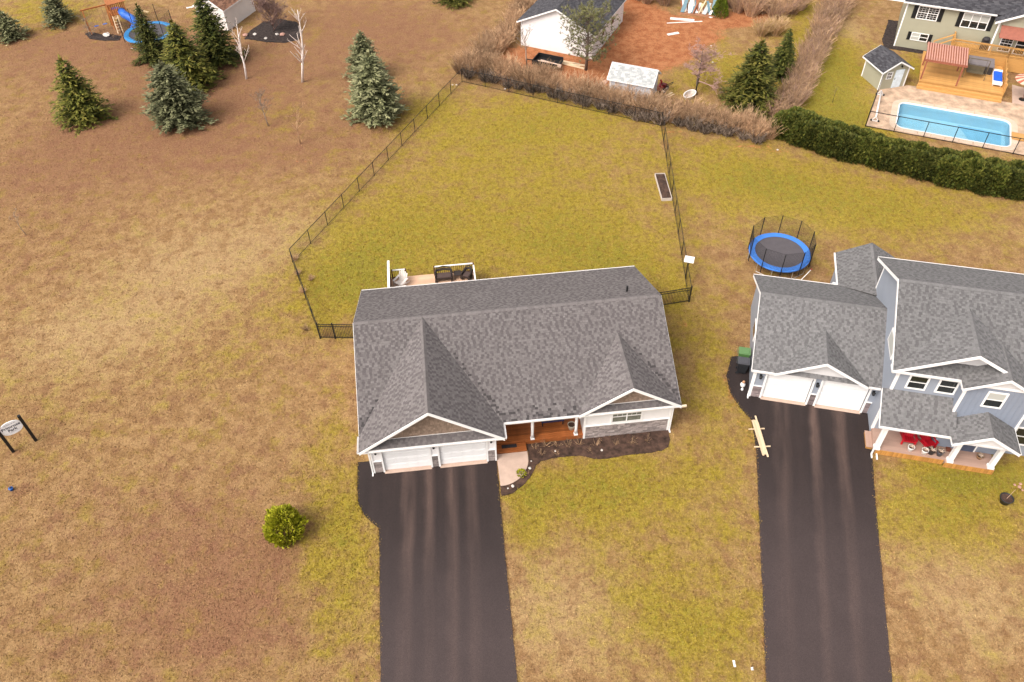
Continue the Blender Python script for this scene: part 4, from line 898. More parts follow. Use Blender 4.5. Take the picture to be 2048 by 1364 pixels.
pf = [W2(FS, u, v)[:2] for u, v in ((-.56, -9.75), (-1.05, -16.95), (1.4, -16.95), (3.9, -16.95), (6.3, -16.95), (8.75, -16.95), (11.2, -16.95), (13.6, -16.95))]
thin_fence('pool_fence', 'thin black metal fence around the pool terrace', pf, 1.55, mt=BLACK, post=.07, rail=.05, mesh=1, wire=.002, pitch=.10)
# pool shed
def gable_shed(name, label, loc, yaw, w, d, h, rise, wallm, roofm, oh=.25, axis='v', seed=1, trim=WHITE):
    """ridge runs along local v; gable faces -v"""
    T = thing(name, label, 'shed', loc, yaw)
    MB().box((0, 0, 0), (w, .12, h)).face([(0, 0, h), (w, 0, h), (w/2, 0, h+rise)]).build('gable_wall', wallm, T)
    MB().box((0, d-.12, 0), (w, d, h)).face([(w, d, h), (0, d, h), (w/2, d, h+rise)]).build('gable_wall', wallm, T)
    for u in (0, w-.12): MB().box((u, .12, 0), (u+.12, d-.12, h)).build('side_wall', wallm, T)
    s = rise/(w/2); e = h-oh*s+.06
    roof_slope(T, [(-oh, d+oh, e), (-oh, -oh, e), (w/2, -oh, h+rise+.06), (w/2, d+oh, h+rise+.06)], roofm, seed, e=.15, wmin=.25, wmax=.5); roof_slope(T, [(w+oh, -oh, e), (w+oh, d+oh, e), (w/2, d+oh, h+rise+.06), (w/2, -oh, h+rise+.06)], roofm, seed+1, e=.15, wmin=.25, wmax=.5)
    ridge_caps(T, (w/2, -oh, h+rise+.06), (w/2, d+oh, h+rise+.06), s, roofm, seed)
    for v in (-oh-.02, d+oh+.02):
        rake(T, (-oh, v, e), (w/2, v, h+rise+.06), .15, .04, mt=trim); rake(T, (w+oh, v, e), (w/2, v, h+rise+.06), .15, .04, mt=trim)
    for u in (-oh-.01, w+oh+.01): MB().box((u-.02, -oh, e-.13), (u+.02, d+oh, e)).build('fascia', trim, T)
    for u in (-.03, w-.09):
        for v in (-.03, d-.09): MB().box((u, v, 0), (u+.12, v+.12, h)).build('corner_board', trim, T)
    return T
ps = gable_shed('garden_shed', 'small sage-green shed with charcoal roof at the pool corner', (35.55, 71.6, 0), R(14), 2.75, 2.9, 2.05, .75, SAGE, SH_DARK, .28, seed=81)
d = MB().box((1.35, -.05, .05), (2.25, 0, 1.85)).build('door', mat('pale_blue_door', (.60, .68, .74), .4), ps); MB().box((1.42, -.07, .9), (1.46, -.05, 1.1)).build('handle', BLACK, d)
window(ps, .45, 1.05, 1.05, 1.75, 0, .06, 1, muntins=(2, 2, 1)); lantern(ps, 1.8, 0, 2.15, .7)
# ------------------------------------------------------------------ white garage, small grey shed, white play house top left
wg = gable_shed('detached_garage', 'white detached garage with dark shingle roof behind the brush row', (FW[0], FW[1], 0), FW[2], 7.9, 9.25, 2.75, 1.85, WSID, SH_DARK, .35, seed=91)
wg['category'] = 'garage'
for v0, v1 in ((2.5, 3.3), (5.2, 6.2)):
    w_ = MB().box((7.9, v0, 1.2), (7.95, v1, 2.2)).build('side_window', WHITE, wg); MB().box((7.93, v0+.08, 1.28), (7.962, v1-.08, 2.12)).build('pane', GLASS, w_)
sh = gable_shed('storage_shed', 'small pale grey shed with whitish shingle roof among the brush', W2(FH, 0, 2.4, 0), FH[2]-R(90), 2.4, 4.0, 1.95, .85, siding('grey_panel', (.56, .56, .60), .2, True), SH_PALE, .22, seed=95)
gz = gable_shed('white_outbuilding', 'white outbuilding with brown shingle roof by the mulch bed', (-33.5, 88.3, 0), R(-22), 3.6, 5.2, 2.35, 1.05, siding('cream_siding', (.70, .66, .64)), shingle_mats('brown_shingle', [(.24, .12, .075), (.2, .10, .065), (.15, .075, .05), (.28, .15, .1)]), .2, seed=97)
# ------------------------------------------------------------------ vegetation
def leafm(key, cols): return [mat('%s_%d' % (key, i), c, .75, .25, 3, island=.25) for i, c in enumerate(cols)]
L_SPR = leafm('spruce_needle', [(.036, .044, .006), (.095, .097, .012), (.175, .155, .028)])
L_DRK = leafm('dark_spruce_needle', [(.026, .036, .006), (.062, .070, .010), (.12, .115, .022)])
L_BLU = leafm('blue_spruce_needle', [(.062, .068, .028), (.138, .142, .064), (.235, .23, .118)])
L_CED = leafm('cedar_spray', [(.018, .028, .003), (.050, .062, .007), (.105, .105, .016)])
L_YEL = leafm('golden_cedar_spray', [(.17, .19, .006), (.34, .35, .012), (.48, .45, .03)])
L_PIN = leafm('pine_needle', [(.095, .095, .032), (.165, .158, .06), (.25, .235, .10)])
def add_tri_np(V, F, Mi, me_name, mats):
    me = bpy.data.meshes.new(me_name); me.from_pydata(V, [], F)
    for m_ in mats: me.materials.append(m_)
    me.polygons.foreach_set('material_index', Mi); me.update(); return me
def spray(mb, p, d, up, L, w, mi):
    """a folded spray: two triangles-pairs along d with a ridge"""
    d = d.normalized(); s = d.cross(up)
    if s.length < .05: s = d.cross(Vector((1, 0, 0)))
    s.normalize(); n = s.cross(d)
    a = p; c = p+d*L; m1 = p+d*L*.45+s*w-n*w*.35; m2 = p+d*L*.45-s*w-n*w*.35; k = len(mb.v)
    mb.v += [tuple(a), tuple(m1), tuple(c), tuple(m2)]; mb.f += [(k, k+1, k+2), (k, k+2, k+3)]; mb.m += [mi, mi]
CON = {}
def conifer_meshes(key, h, r, seed, mats, tiers, nb, droop=.25, size=.34, taper=.85, clump=1.0, tipcol=None):
    if key in CON: return CON[key]
    rg = random.Random(seed); mb = MB(); up = Vector((0, 0, 1))
    for t in range(tiers):
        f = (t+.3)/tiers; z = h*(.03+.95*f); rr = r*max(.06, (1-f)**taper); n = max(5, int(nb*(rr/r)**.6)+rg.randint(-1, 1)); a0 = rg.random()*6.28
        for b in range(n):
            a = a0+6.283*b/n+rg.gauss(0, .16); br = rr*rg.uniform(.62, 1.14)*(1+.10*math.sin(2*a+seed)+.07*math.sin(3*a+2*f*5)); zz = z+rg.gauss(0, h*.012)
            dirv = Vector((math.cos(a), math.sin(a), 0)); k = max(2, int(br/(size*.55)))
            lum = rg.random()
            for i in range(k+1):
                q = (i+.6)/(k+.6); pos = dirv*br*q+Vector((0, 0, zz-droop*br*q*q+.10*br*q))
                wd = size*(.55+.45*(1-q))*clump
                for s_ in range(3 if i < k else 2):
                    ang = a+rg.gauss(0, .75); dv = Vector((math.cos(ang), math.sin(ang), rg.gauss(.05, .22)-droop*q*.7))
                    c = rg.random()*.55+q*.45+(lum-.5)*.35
                    mi = 0 if c < .42 else (1 if c < .76 else 2)  # shaded inside and lit tips painted in through the needle tones
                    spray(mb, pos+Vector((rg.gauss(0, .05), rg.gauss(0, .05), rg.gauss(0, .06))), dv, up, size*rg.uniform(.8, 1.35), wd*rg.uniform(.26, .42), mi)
    for i in range(26): # leader
        z = h*rg.uniform(.90, 1.02); a = rg.random()*6.28; spray(mb, Vector((0, 0, z)), Vector((math.cos(a)*.5, math.sin(a)*.5, .8)), up, size*.8, size*.25, 2)
    crown = mb.mesh('crown', mats)
    tk = MB().tube([(0, 0, -.05), (0, 0, h*.5), (0, 0, h*.98)], [r*.05+.05, r*.03+.03, .015], 7).mesh('trunk', BARK)
    CON[key] = (crown, tk); return CON[key]
def place_tree(name, label, key, loc, yaw=0, sc=1.0, group=None, cat='tree', kx=1.0):
    cr, tk = CON[key]; T = thing(name, label, cat, (loc[0], loc[1], 0), yaw, group)
    inst('crown', cr, T, scale=(sc*kx, sc*kx, sc)); inst('trunk', tk, T, scale=(sc, sc, sc)); return T
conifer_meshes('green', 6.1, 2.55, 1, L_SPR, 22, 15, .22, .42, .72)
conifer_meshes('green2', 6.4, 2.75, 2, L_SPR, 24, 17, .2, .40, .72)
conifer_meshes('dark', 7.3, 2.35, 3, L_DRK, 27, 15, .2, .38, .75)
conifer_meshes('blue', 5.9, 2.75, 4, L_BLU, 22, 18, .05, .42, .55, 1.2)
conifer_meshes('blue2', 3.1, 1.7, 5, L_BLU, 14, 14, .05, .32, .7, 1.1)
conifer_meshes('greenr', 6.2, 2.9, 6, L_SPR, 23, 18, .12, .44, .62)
def tree_px(name, label, key, bx, by, back, **k):
    p = G(bx, by); return place_tree(name, label, key, (p.x, p.y+back), **k)
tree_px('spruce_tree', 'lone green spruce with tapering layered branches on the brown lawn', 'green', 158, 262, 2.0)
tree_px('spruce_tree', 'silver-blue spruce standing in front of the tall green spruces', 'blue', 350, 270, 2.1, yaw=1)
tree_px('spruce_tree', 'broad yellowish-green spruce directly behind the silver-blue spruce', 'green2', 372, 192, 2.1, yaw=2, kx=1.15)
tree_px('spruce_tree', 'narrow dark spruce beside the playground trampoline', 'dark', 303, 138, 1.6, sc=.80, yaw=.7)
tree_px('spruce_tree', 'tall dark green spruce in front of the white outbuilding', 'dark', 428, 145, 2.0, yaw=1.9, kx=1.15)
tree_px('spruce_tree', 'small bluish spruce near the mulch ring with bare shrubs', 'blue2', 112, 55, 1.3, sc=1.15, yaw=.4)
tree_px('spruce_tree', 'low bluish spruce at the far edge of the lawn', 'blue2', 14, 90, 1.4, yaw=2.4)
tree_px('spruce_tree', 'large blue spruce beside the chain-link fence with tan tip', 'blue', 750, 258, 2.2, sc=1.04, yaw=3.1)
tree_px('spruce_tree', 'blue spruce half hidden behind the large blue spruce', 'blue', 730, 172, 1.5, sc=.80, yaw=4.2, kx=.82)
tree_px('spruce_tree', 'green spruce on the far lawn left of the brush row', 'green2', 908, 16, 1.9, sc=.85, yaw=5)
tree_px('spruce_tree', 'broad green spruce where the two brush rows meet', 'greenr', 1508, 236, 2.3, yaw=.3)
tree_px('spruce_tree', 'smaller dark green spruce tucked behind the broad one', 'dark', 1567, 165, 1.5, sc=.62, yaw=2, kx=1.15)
# cedars: upright sprays over a rounded body
def cedar_mesh(key, h, rx, seed, mats, n, prof, size=.26, ry=None, bump=1.0):
    rg = random.Random(seed); mb = MB(); ry = ry or rx
    bumps = [(rg.random()*6.28, rg.random(), rg.uniform(.06, .2)*bump) for _ in range(22)]
    for i in range(n):
        f = rg.random()**.85; a = rg.random()*6.283; rr = prof(f)*(1+sum(w*math.exp(-((math.remainder(a-b, 6.283))**2)/.16-((f-c)**2)/.012) for b, c, w in bumps)-.1)
        q = 1-abs(rg.gauss(0, .16)); p = Vector((math.cos(a)*rx*rr*q, math.sin(a)*ry*rr*q, h*(.02+.93*f)))
        d = Vector((math.cos(a)*.55, math.sin(a)*.55, rg.uniform(.35, 1.1)))+Vector((rg.gauss(0, .35), rg.gauss(0, .35), rg.gauss(0, .25)))
        c = q*.55+rg.random()*.5+f*.12-.18; mi = 0 if c < .42 else (1 if c < .70 else 2)  # light on outer sprays and shade within are put into the colours
        spray(mb, p, d, Vector((rg.gauss(0, 1), rg.gauss(0, 1), .3)), size*rg.uniform(.7, 1.3), size*rg.uniform(.22, .4), mi)
    CON[key] = (mb.mesh('crown', mats), MB().tube([(0, 0, -.05), (0, 0, h*.8)], [.06, .02], 6).mesh('trunk', BARK)); return CON[key]
rnd = lambda f: (math.sin(math.pi*min(1, .18+.82*f)**.8))**.55 if f < .98 else .15
cedar_mesh('hedge_a', 2.05, 1.05, 11, L_CED, 2600, lambda f: (1-f**5)**.5, .28)
cedar_mesh('hedge_b', 2.2, 1.0, 12, L_CED, 2600, lambda f: (1-f**4.5)**.5, .28)
cedar_mesh('golden', 2.35, .98, 13, L_YEL, 3000, lambda f: max(.06, math.sin(math.pi*(.24+.74*f)))**.9, .26, bump=1.9)
cedar_mesh('cone', 2.6, .95, 14, leafm('emerald_cedar', [(.035, .06, .004), (.075, .105, .006), (.12, .14, .012)]), 2200, lambda f: (1-f)**.8+.04, .22)
hp = [Vector(G(*q)[:2]) for q in ((1552,278),(1640,312),(1750,340),(1850,366),(1950,388),(2048,402),(2120,415))]
def along(P, step):
    out = []; c = 0.0
    for a, b in zip(P[:-1], P[1:]):
        L = (b-a).length
        while c < L: out.append((a+(b-a)*(c/L), (b-a).normalized())); c += step
        c -= L
    return out
rg = random.Random(77)
for i, (p, d) in enumerate(along(hp, .95)):
    n_ = Vector((-d.y, d.x))
    for row in (0, 1):
        q = p+n_*(.9+row*.95)+d*(row*.5)+Vector((rg.gauss(0, .12), rg.gauss(0, .12)))
        place_tree('cedar_shrub', 'dense dark green cedar in the clipped hedge below the pool', ('hedge_a', 'hedge_b')[(i+row) % 2], q, rg.random()*6, rg.uniform(.93, 1.07), 'cedars forming the hedge below the pool', 'shrub')
p = G(572, 1082); place_tree('cedar_shrub', 'round golden-green cedar shrub alone on the front lawn', 'golden', (p.x, p.y+.35), .5, 1.0, cat='shrub')
p = G(1441, 36); place_tree('cedar_shrub', 'bright green cone-shaped cedar beside the scrap pile', 'cone', (p.x, p.y+.6), .5, 1.0, cat='shrub')
# bare trees ----------------------------------------------------------------
def bare_tree(h, seed, r0, depth=4, spread=.6, nbr=(2, 4), upw=.25, first=.3, lean=(0, 0), whorl=0, minr=.006, shrink=.62, twigs=True):
    rg = random.Random(seed); tr = MB(); br = MB()
    def grow(mb, p, d, L, r, lev):
        pts = [p]; rad = [r]; n = 4 if lev < 2 else 3; q = p.copy(); dd = d.copy()
        for i in range(n):
            dd = (dd+Vector((rg.gauss(0, .10), rg.gauss(0, .10), upw*.12))).normalized(); q = q+dd*(L/n); pts.append(q.copy()); rad.append(max(minr*.6, r*(1-.75*(i+1)/n)))
        mb.tube(pts, rad, 6 if lev == 0 else (4 if lev < 2 else 3), 0, lev < 2)
        if lev >= depth: return
        k = whorl if lev == 0 and whorl else rg.randint(*nbr)+(1 if lev == 1 else 0)
        for j in range(k):
            t = rg.uniform(first if lev == 0 else .25, .97); i = min(n-1, int(t*n)); pp = pts[i].lerp(pts[i+1], t*n-i)
            ax = Vector((rg.gauss(0, 1), rg.gauss(0, 1), rg.gauss(0, .3))).normalized(); nd = (dd*(1-spread)+ax*spread+Vector((0, 0, upw))).normalized()
            grow(br, pp, nd, L*shrink*rg.uniform(.6, 1.1)*(1.15-.55*t if lev == 0 else 1), max(minr, rad[i]*.55), lev+1)
    grow(tr, Vector((0, 0, -.05)), Vector((lean[0], lean[1], 1)).normalized(), h*.8, r0, 0)
    return tr, br
def place_bare(name, label, bx, by, h, seed, r0, tm, bm, cat='tree', **k):
    p = G(bx, by); T = thing(name, label, cat, (p.x, p.y, 0), 0); t, b = bare_tree(h, seed, r0, **k); t.build('trunk', tm, T, True); b.build('crown', bm, T, True); return T
place_bare('birch_tree', 'slender leafless white birch in front of the white outbuilding', 493, 158, 6.8, 21, .115, BIRCHM, mat('birch_twig', (.62, .52, .47), .8, .2), whorl=14, spread=.5, nbr=(2, 4), upw=.4, first=.25, shrink=.34, depth=3, minr=.014)
place_bare('birch_tree', 'tall leafless white birch beside the dark mulch bed', 605, 164, 10, 23, .14, BIRCHM, mat('birch_twig', (.62, .52, .47), .8, .2), whorl=22, spread=.5, nbr=(2, 4), upw=.4, first=.22, shrink=.26, depth=3, minr=.014)
place_bare('young_tree', 'small bare grey sapling on the lawn between birch and blue spruce', 537, 252, 4.0, 25, .06, TWIGG, TWIGG, whorl=12, depth=4, shrink=.45, nbr=(3, 5), first=.3, minr=.009)
place_bare('young_tree', 'thin bare reddish sapling rising from a ring of red soil', 601, 288, 4.6, 26, .05, TWIG, TWIG, whorl=12, depth=3, shrink=.4, nbr=(2, 4), first=.3, minr=.009)
place_bare('young_tree', 'tiny bare leaning sapling on the open lawn', 53, 470, 2.9, 27, .04, TWIGG, TWIGG, whorl=7, depth=3, shrink=.4, first=.45, lean=(-.02, 0), minr=.009)
place_bare('cherry_tree', 'spreading bare mauve-twigged tree near the grey shed', 1391, 186, 5.3, 28, .17, BARK, mat('cherry_twig', (.40, .245, .205), .9, .2, 2), whorl=13, depth=5, shrink=.60, nbr=(3, 5), spread=.72, first=.15, minr=.012, upw=.14)
place_bare('young_tree', 'bare grey tree standing before the white garage wall', 1054, 133, 5.2, 29, .08, TWIGG, TWIGG, whorl=12, depth=4, shrink=.42, nbr=(2, 4), first=.4, minr=.009)
place_bare('young_tree', 'bare staked sapling on the straw lawn left of the pool', 1665, 205, 1.9, 30, .03, BLACK, TWIGG, whorl=6, depth=3, shrink=.35, first=.5, minr=.004)
place_bare('bare_shrub', 'large bare mauve shrub growing out of the dark mulch bed', 548, 62, 4.4, 31, .07, TWIGP, TWIGP, 'shrub', whorl=30, depth=4, shrink=.62, nbr=(4, 5), first=.03, spread=.6, minr=.014)
place_bare('bare_shrub', 'low bare grey shrub at the left of the mulch ring', 180, 72, 2.2, 32, .04, TWIGG, TWIGG, 'shrub', whorl=14, depth=4, shrink=.6, nbr=(3, 4), first=.03, spread=.7, minr=.006)
place_bare('bare_shrub', 'thin bare brown shrub at the right of the mulch ring', 228, 76, 1.6, 33, .03, TWIG, TWIG, 'shrub', whorl=10, depth=3, shrink=.6, nbr=(3, 4), first=.03, spread=.7, minr=.006)
place_bare('birch_tree', 'thin pale birch trunk in the tangle of mauve brush', 1521, 16, 7.5, 34, .09, BIRCHM, TWIGP, whorl=14, depth=3, shrink=.35, nbr=(2, 4), first=.3, upw=.4, minr=.007)
# two-needle pine by the white garage
def pine():
    rg = random.Random(41); p = G(1172, 140); T = thing('pine_tree', 'open-crowned pine with needle tufts in front of the white garage', 'tree', (p.x, p.y, 0)); tr = MB(); cr = MB(); brm = MB()
    h = 5.9; tr.tube([(0, 0, -.05), (.05, 0, 2), (0, .05, 4.3), (.05, 0, h)], [.16, .12, .08, .03], 8)
    for t in range(60):
        f = t/59; z = .95+f*(h-1.2); a = t*2.4+rg.gauss(0, .3); L = 3.15*(math.sin(math.pi*(.18+.78*f)))**.8*rg.uniform(.75, 1.1); d = Vector((math.cos(a), math.sin(a), .25+.4*f)); b = Vector((0, 0, z))
        pts = [b+d*L*q+Vector((0, 0, .18*L*q*q)) for q in (0, .35, .7, 1)]; brm.tube(pts, [.04, .03, .02, .01], 4, 0, False)
        for k in range(9):
            q = rg.uniform(.4, 1.05); c = b+d*L*q+Vector((0, 0, .18*L*q*q)); off = Vector((rg.gauss(0, .3), rg.gauss(0, .3), rg.gauss(.05, .16)))*(.5+.5*q); c2 = c+off; brm.tube([c, c2], [.012, .008], 3, 0, False)
            for i in range(16):
                dv = Vector((rg.gauss(0, 1), rg.gauss(0, 1), rg.gauss(.55, .7))).normalized(); sd_ = dv.cross(Vector((0, 0, 1))).normalized()*.030; e = c2+dv*rg.uniform(.18, .34); m_ = rg.choice((0, 1, 1, 2)); n = len(cr.v)
                cr.v += [tuple(c2-sd_), tuple(c2+sd_), tuple(e)]; cr.f.append((n, n+1, n+2)); cr.m.append(m_)
    tr.build('trunk', BARK, T, True); brm.build('limb', BARK, T); cr.build('crown', L_PIN, T)
pine()
# bare brush rows: bushes of arching stems ------------------------------------
def brush_mesh(seed, h, r, n, mats, lean=.55):
    rg = random.Random(seed); mb = MB()
    for i in range(n):
        a = rg.random()*6.283; b0 = Vector((math.cos(a), math.sin(a), 0))*r*.35*rg.random(); o = rg.uniform(.1, 1)*lean; d = Vector((math.cos(a)*o, math.sin(a)*o, 1)).normalized(); L = h*rg.uniform(.55, 1.08)
        p = b0.copy(); pts = [p.copy()]; rad = [.022]
        for k in range(3):
            d = (d+Vector((rg.gauss(0, .12)+math.cos(a)*.06, rg.gauss(0, .12)+math.sin(a)*.06, -.02))).normalized(); p = p+d*L/3; pts.append(p.copy()); rad.append(.022-.0055*(k+1))
        mi = rg.choice(range(len(mats))); mb.tube(pts, rad, 3, mi, False)
        for k in range(4):
            t = rg.uniform(.3, .95)*3; j = int(t); q = pts[j].lerp(pts[min(3, j+1)], t-j); dv = (d+Vector((rg.gauss(0, .5), rg.gauss(0, .5), rg.gauss(.1, .3)))).normalized(); e = q+dv*L*rg.uniform(.12, .3)
            mb.tube([q, q.lerp(e, .5)+Vector((rg.gauss(0, .02), rg.gauss(0, .02), .02)), e], [.013, .010, .005], 3, mi, False)
    return mb.mesh('stems', mats)
STRAWM = mat('straw_twig', (.45, .295, .175), .9, .2, 2, island=.25)
BR = [brush_mesh(51+i, 2.1, 1.1, 95, [TWIG, STRAWM, TWIG]) for i in range(4)]
BRM = [brush_mesh(61+i, 2.1, 1.2, 95, [TWIG, STRAWM, mat('pink_twig', (.34, .215, .165), .9, .2, 2, island=.3)]) for i in range(3)]
BBED = [brush_mesh(91+i, 1.3, 1.1, 16, [TWIG, STRAWM], .8) for i in range(3)]
BRD = [brush_mesh(71+i, 1.15, 1.1, 90, [TWIGG, mat('dark_twig', (.075, .052, .038), .9, .3, 2, island=.3)], .8) for i in range(3)]
def brush(name, label, P, step, rows, offs, meshes, group, sc=(.85, 1.15), seed=1):
    rg = random.Random(seed)
    for p, d in along([Vector(G(*q)[:2]) for q in P], step):
        n_ = Vector((-d.y, d.x))
        for r_ in range(rows):
            q = p+n_*(offs[0]+r_*offs[1])+d*rg.uniform(-.4, .4)+n_*rg.gauss(0, .18); s = rg.uniform(*sc)
            o = inst(name, rg.choice(meshes), None, (q.x, q.y, 0), (0, 0, rg.random()*6), (s, s, s*rg.uniform(.85, 1.1))); tag(o, label, 'bush', group)
brush('bare_bush', 'leafless tan bush in the overgrown row behind the black chain-link fence', [(930,148),(1000,168),(1100,194),(1200,220),(1320,248),(1430,268),(1545,290)], 1.0, 2, (.9, 1.0), BR, 'tan bushes along the back fence', (.8, 1.05), 1)
brush('bare_bush', 'leafless tan bush in the row beside the white garage', [(925,146),(960,118),(1000,82),(1035,42),(1050,5)], 1.1, 2, (-.9, 1.1), BR, 'tan bushes beside the white garage', (.8, 1.05), 2)
brush('low_bush', 'low dark twiggy bush at the foot of the back fence', [(935,162),(1100,200),(1320,256),(1540,296)], 1.25, 1, (.75, .5), BRD, 'dark bushes at the foot of the back fence', (.85, 1.15), 3)
brush('bare_bush', 'leafless pinkish-brown bush in the diagonal row beside the pool lawn', [(1562,238),(1592,196),(1612,150),(1632,100),(1660,40),(1682,-5)], .95, 2, (-.5, 1.1), BRM, 'pinkish bushes in the diagonal row', (.75, 1.0), 4)
brush('bare_bush', 'leafless mauve bush in the thicket above the red soil yard', [(1265,-8),(1300,6),(1345,8)], 1.3, 2, (-.2, 1.4), BRM, 'mauve bushes above the red soil', (1.0, 1.3), 5)
brush('bare_bush', 'leafless mauve bush in the tangle right of the scrap pile', [(1470,8),(1520,30),(1560,20),(1595,12)], 1.4, 3, (-1.2, 1.4), BRM, 'mauve bushes right of the scrap pile', (.95, 1.25), 6)
brush('ornamental_grass', 'fountain-shaped clump of pale straw-coloured stems by the spruces', [(1525,72),(1560,70)], 1.4, 1, (0, 1), [brush_mesh(81, 2.0, 1.2, 260, [STRAWM, mat('straw_gold', (.42, .29, .12), .9, .2)])], 'straw-coloured clumps', (1.0, 1.2), 7)
for i, q in enumerate(((596, 549), (606, 584), (622, 560), (612, 660), (590, 520))):
    p = G(*q); o = inst('weed_tuft', BR[i % 3], None, (p.x, p.y, 0), (0, 0, i), (.3, .3, .2)); tag(o, 'brown weed tuft at the foot of the short chain-link run', 'weed', 'weed tufts along the short chain-link run')
# shoots and dormant perennials in the front bed
for i, (u, v, s) in enumerate(((9.7, .6, .42), (10.4, .68, .5), (11.1, .6, .38), (11.75, .45, .45), (12.4, .5, .4), (13.4, .35, .42), (14.6, .25, .36), (15.6, .2, .42), (16.6, .3, .4), (10.1, .1, .35), (11.0, -.05, .3), (13.0, -.1, .28), (9.0, -1.25, .2))):
    q = W2(FM, u, v, .04); o = inst('dormant_shrub', BBED[i % 3], None, q, (0, 0, i*1.3), (s*.9, s*.9, s*.9)); tag(o, 'small leafless shrub planted in the dark mulch along the bungalow porch', 'shrub', 'dormant shrubs in the front bed')
p = W2(FM, 8.65, -1.2, .045); cedar_mesh('cushion', .28, .28, 15, L_YEL, 260, lambda f: math.sqrt(max(.02, 1-f*f)), .10); o = place_tree('cushion_plant', 'small round lime-green cushion plant in the mulch by the concrete walk', 'cushion', p, cat='plant'); o.location.z = .045
# lawn: individual tufts over the whole yard ---------------------------------
def grass():
    r_ = np.random.default_rng(9); n = 330000
    # denser towards the houses where blades are larger in view
    y = 13+88*r_.beta(1.05, 1.7, n); x = r_.uniform(-1, 1, n)*(28+.42*(y-13))
    bad = np.zeros(len(x), bool)
    rect = lambda F, a, b: [W2(F, *q) for q in ((a[0], a[1]), (b[0], a[1]), (b[0], b[1]), (a[0], b[1]))]
    polys = [[Vector(q) for q in D1], [Vector(q) for q in D2], BEDSW[0], [W2(FM, *q) for q in wk], rect(FM, (-.1, -.1), (18.1, 12.7)), rect(FM, (1.2, 12.5), (7.5, 16.7)), rect(FN, (-.1, 0), (7.3, 8.5)), rect(FN, (5.4, 8), (9.4, 12.1)), rect(FN, (6.9, -3.4), (18.6, 7.9)),
             rect(FS, (-1.1, -17), (14.2, -7.7)), rect(FS, (2.5, -8.6), (14.5, 12)), rect(FS, (-1.9, -1), (15, 12)), rect(FW, (0, 0), (7.9, 9.3))]
    for P in polys: bad |= in_poly(x, y, P)
    z = zones(x, y); bad |= (z[:, 2] > .55) & (r_.random(len(x)) < .9)
    x, y = x[~bad], y[~bad]
    ex, ey = [], []      # ragged fringe leaning over the asphalt edges
    for P, keep in ((D1, (9, 10, 11, 12)), (D2, (11, 12, 13, 14, 15))):
        for i in range(len(P)):
            if i in keep: continue
            p, q = Vector(P[i][:2]), Vector(P[(i+1) % len(P)][:2]); L = (q-p).length; k = int(L*70); t = r_.random(k); nn = Vector((-(q-p).y, (q-p).x)).normalized(); of = r_.normal(0, .045, k)
            ex.append(p.x+(q.x-p.x)*t+nn.x*of); ey.append(p.y+(q.y-p.y)*t+nn.y*of)
    x = np.concatenate([x]+ex); y = np.concatenate([y]+ey); n = len(x); a = r_.uniform(0, 6.283, n); w = r_.uniform(.02, .05, n); h = r_.uniform(.025, .07, n)*(1+.6*np.clip(zones(x, y)[:, 0], 0, 1)); ln = r_.normal(0, .05, (n, 2))
    V = np.empty((n, 3, 3)); V[:, 0] = np.stack([x-np.cos(a)*w, y-np.sin(a)*w, 0*x], -1); V[:, 1] = np.stack([x+np.cos(a)*w, y+np.sin(a)*w, 0*x], -1); V[:, 2] = np.stack([x+ln[:, 0], y+ln[:, 1], h], -1)
    me = bpy.data.meshes.new('grass'); me.vertices.add(n*3); me.vertices.foreach_set('co', V.ravel()); me.loops.add(n*3); me.loops.foreach_set('vertex_index', np.arange(n*3)); me.polygons.add(n); me.polygons.foreach_set('loop_start', np.arange(0, n*3, 3)); me.update()
    me.materials.append(GROUNDM); sh_ = np.repeat(r_.uniform(.85, 1.4, n), 3); add_zone_attrs(me, V[:, :, 0].ravel(), V[:, :, 1].ravel(), sh_)
    o = bpy.data.objects.new('grass', me); COL.objects.link(o); tag(o, 'short dry grass of the lawns', 'grass', kind='stuff')
grass()
# ------------------------------------------------------------------ fences of the back yard
def span(a, b, n): a = Vector(a); b = Vector(b); return [a.lerp(b, i/n) for i in range(n+1)]
BLc, BRc, FLc, G1, G2 = (-4.4, 74.8), (13.97, 66.0), (-16.5, 47.9), (-13.22, 39.8), (12.70, 42.7)
thin_fence('chain_link_fence', 'black chain-link fence along the long side of the back lawn facing the park', span(FLc, BLc, 12), 1.35, mesh=1, post=.06)
thin_fence('chain_link_fence', 'black chain-link fence along the back in front of the bare brush', span(BLc, BRc, 8), 1.35, mesh=1, post=.06)
thin_fence('chain_link_fence', 'black chain-link fence between the back lawn and the trampoline yard', span(BRc, G2, 9), 1.4, mesh=1, post=.06)
thin_fence('chain_link_fence', 'short black chain-link run from the picket gate to the fence corner', span(G1, FLc, 4), 1.35, mesh=1, post=.06)
def picket(label, a, b, posts):
    a = Vector(a); b = Vector(b); L = (b-a).length; yaw = math.atan2(b.y-a.y, b.x-a.x); T = thing('picket_fence', label, 'fence', (a.x, a.y, 0), yaw)
    for p in posts: MB().box((p*L-.04, -.04, 0), (p*L+.04, .04, 1.48)).box((p*L-.05, -.05, 1.48), (p*L+.05, .05, 1.51)).build('post', BLACK, T)
    for z in (.15, 1.18, 1.38): MB().box((0, -.018, z-.02), (L, .018, z+.02)).build('rail', BLACK, T)
    n = int(L/.11); me = MB().box((-.011, -.011, .06), (.011, .011, 1.42)).mesh('picket', BLACK)
    for i in range(n+1): inst('picket', me, T, (L*i/n, 0, 0))
picket('black metal picket fence and gate left of the bungalow', G1, W2(FM, -.05, 11.2)[:2], (0, .28, .72))
picket('black metal picket fence right of the bungalow', G2, W2(FM, 18.1, 11.6)[:2], (0, .82))
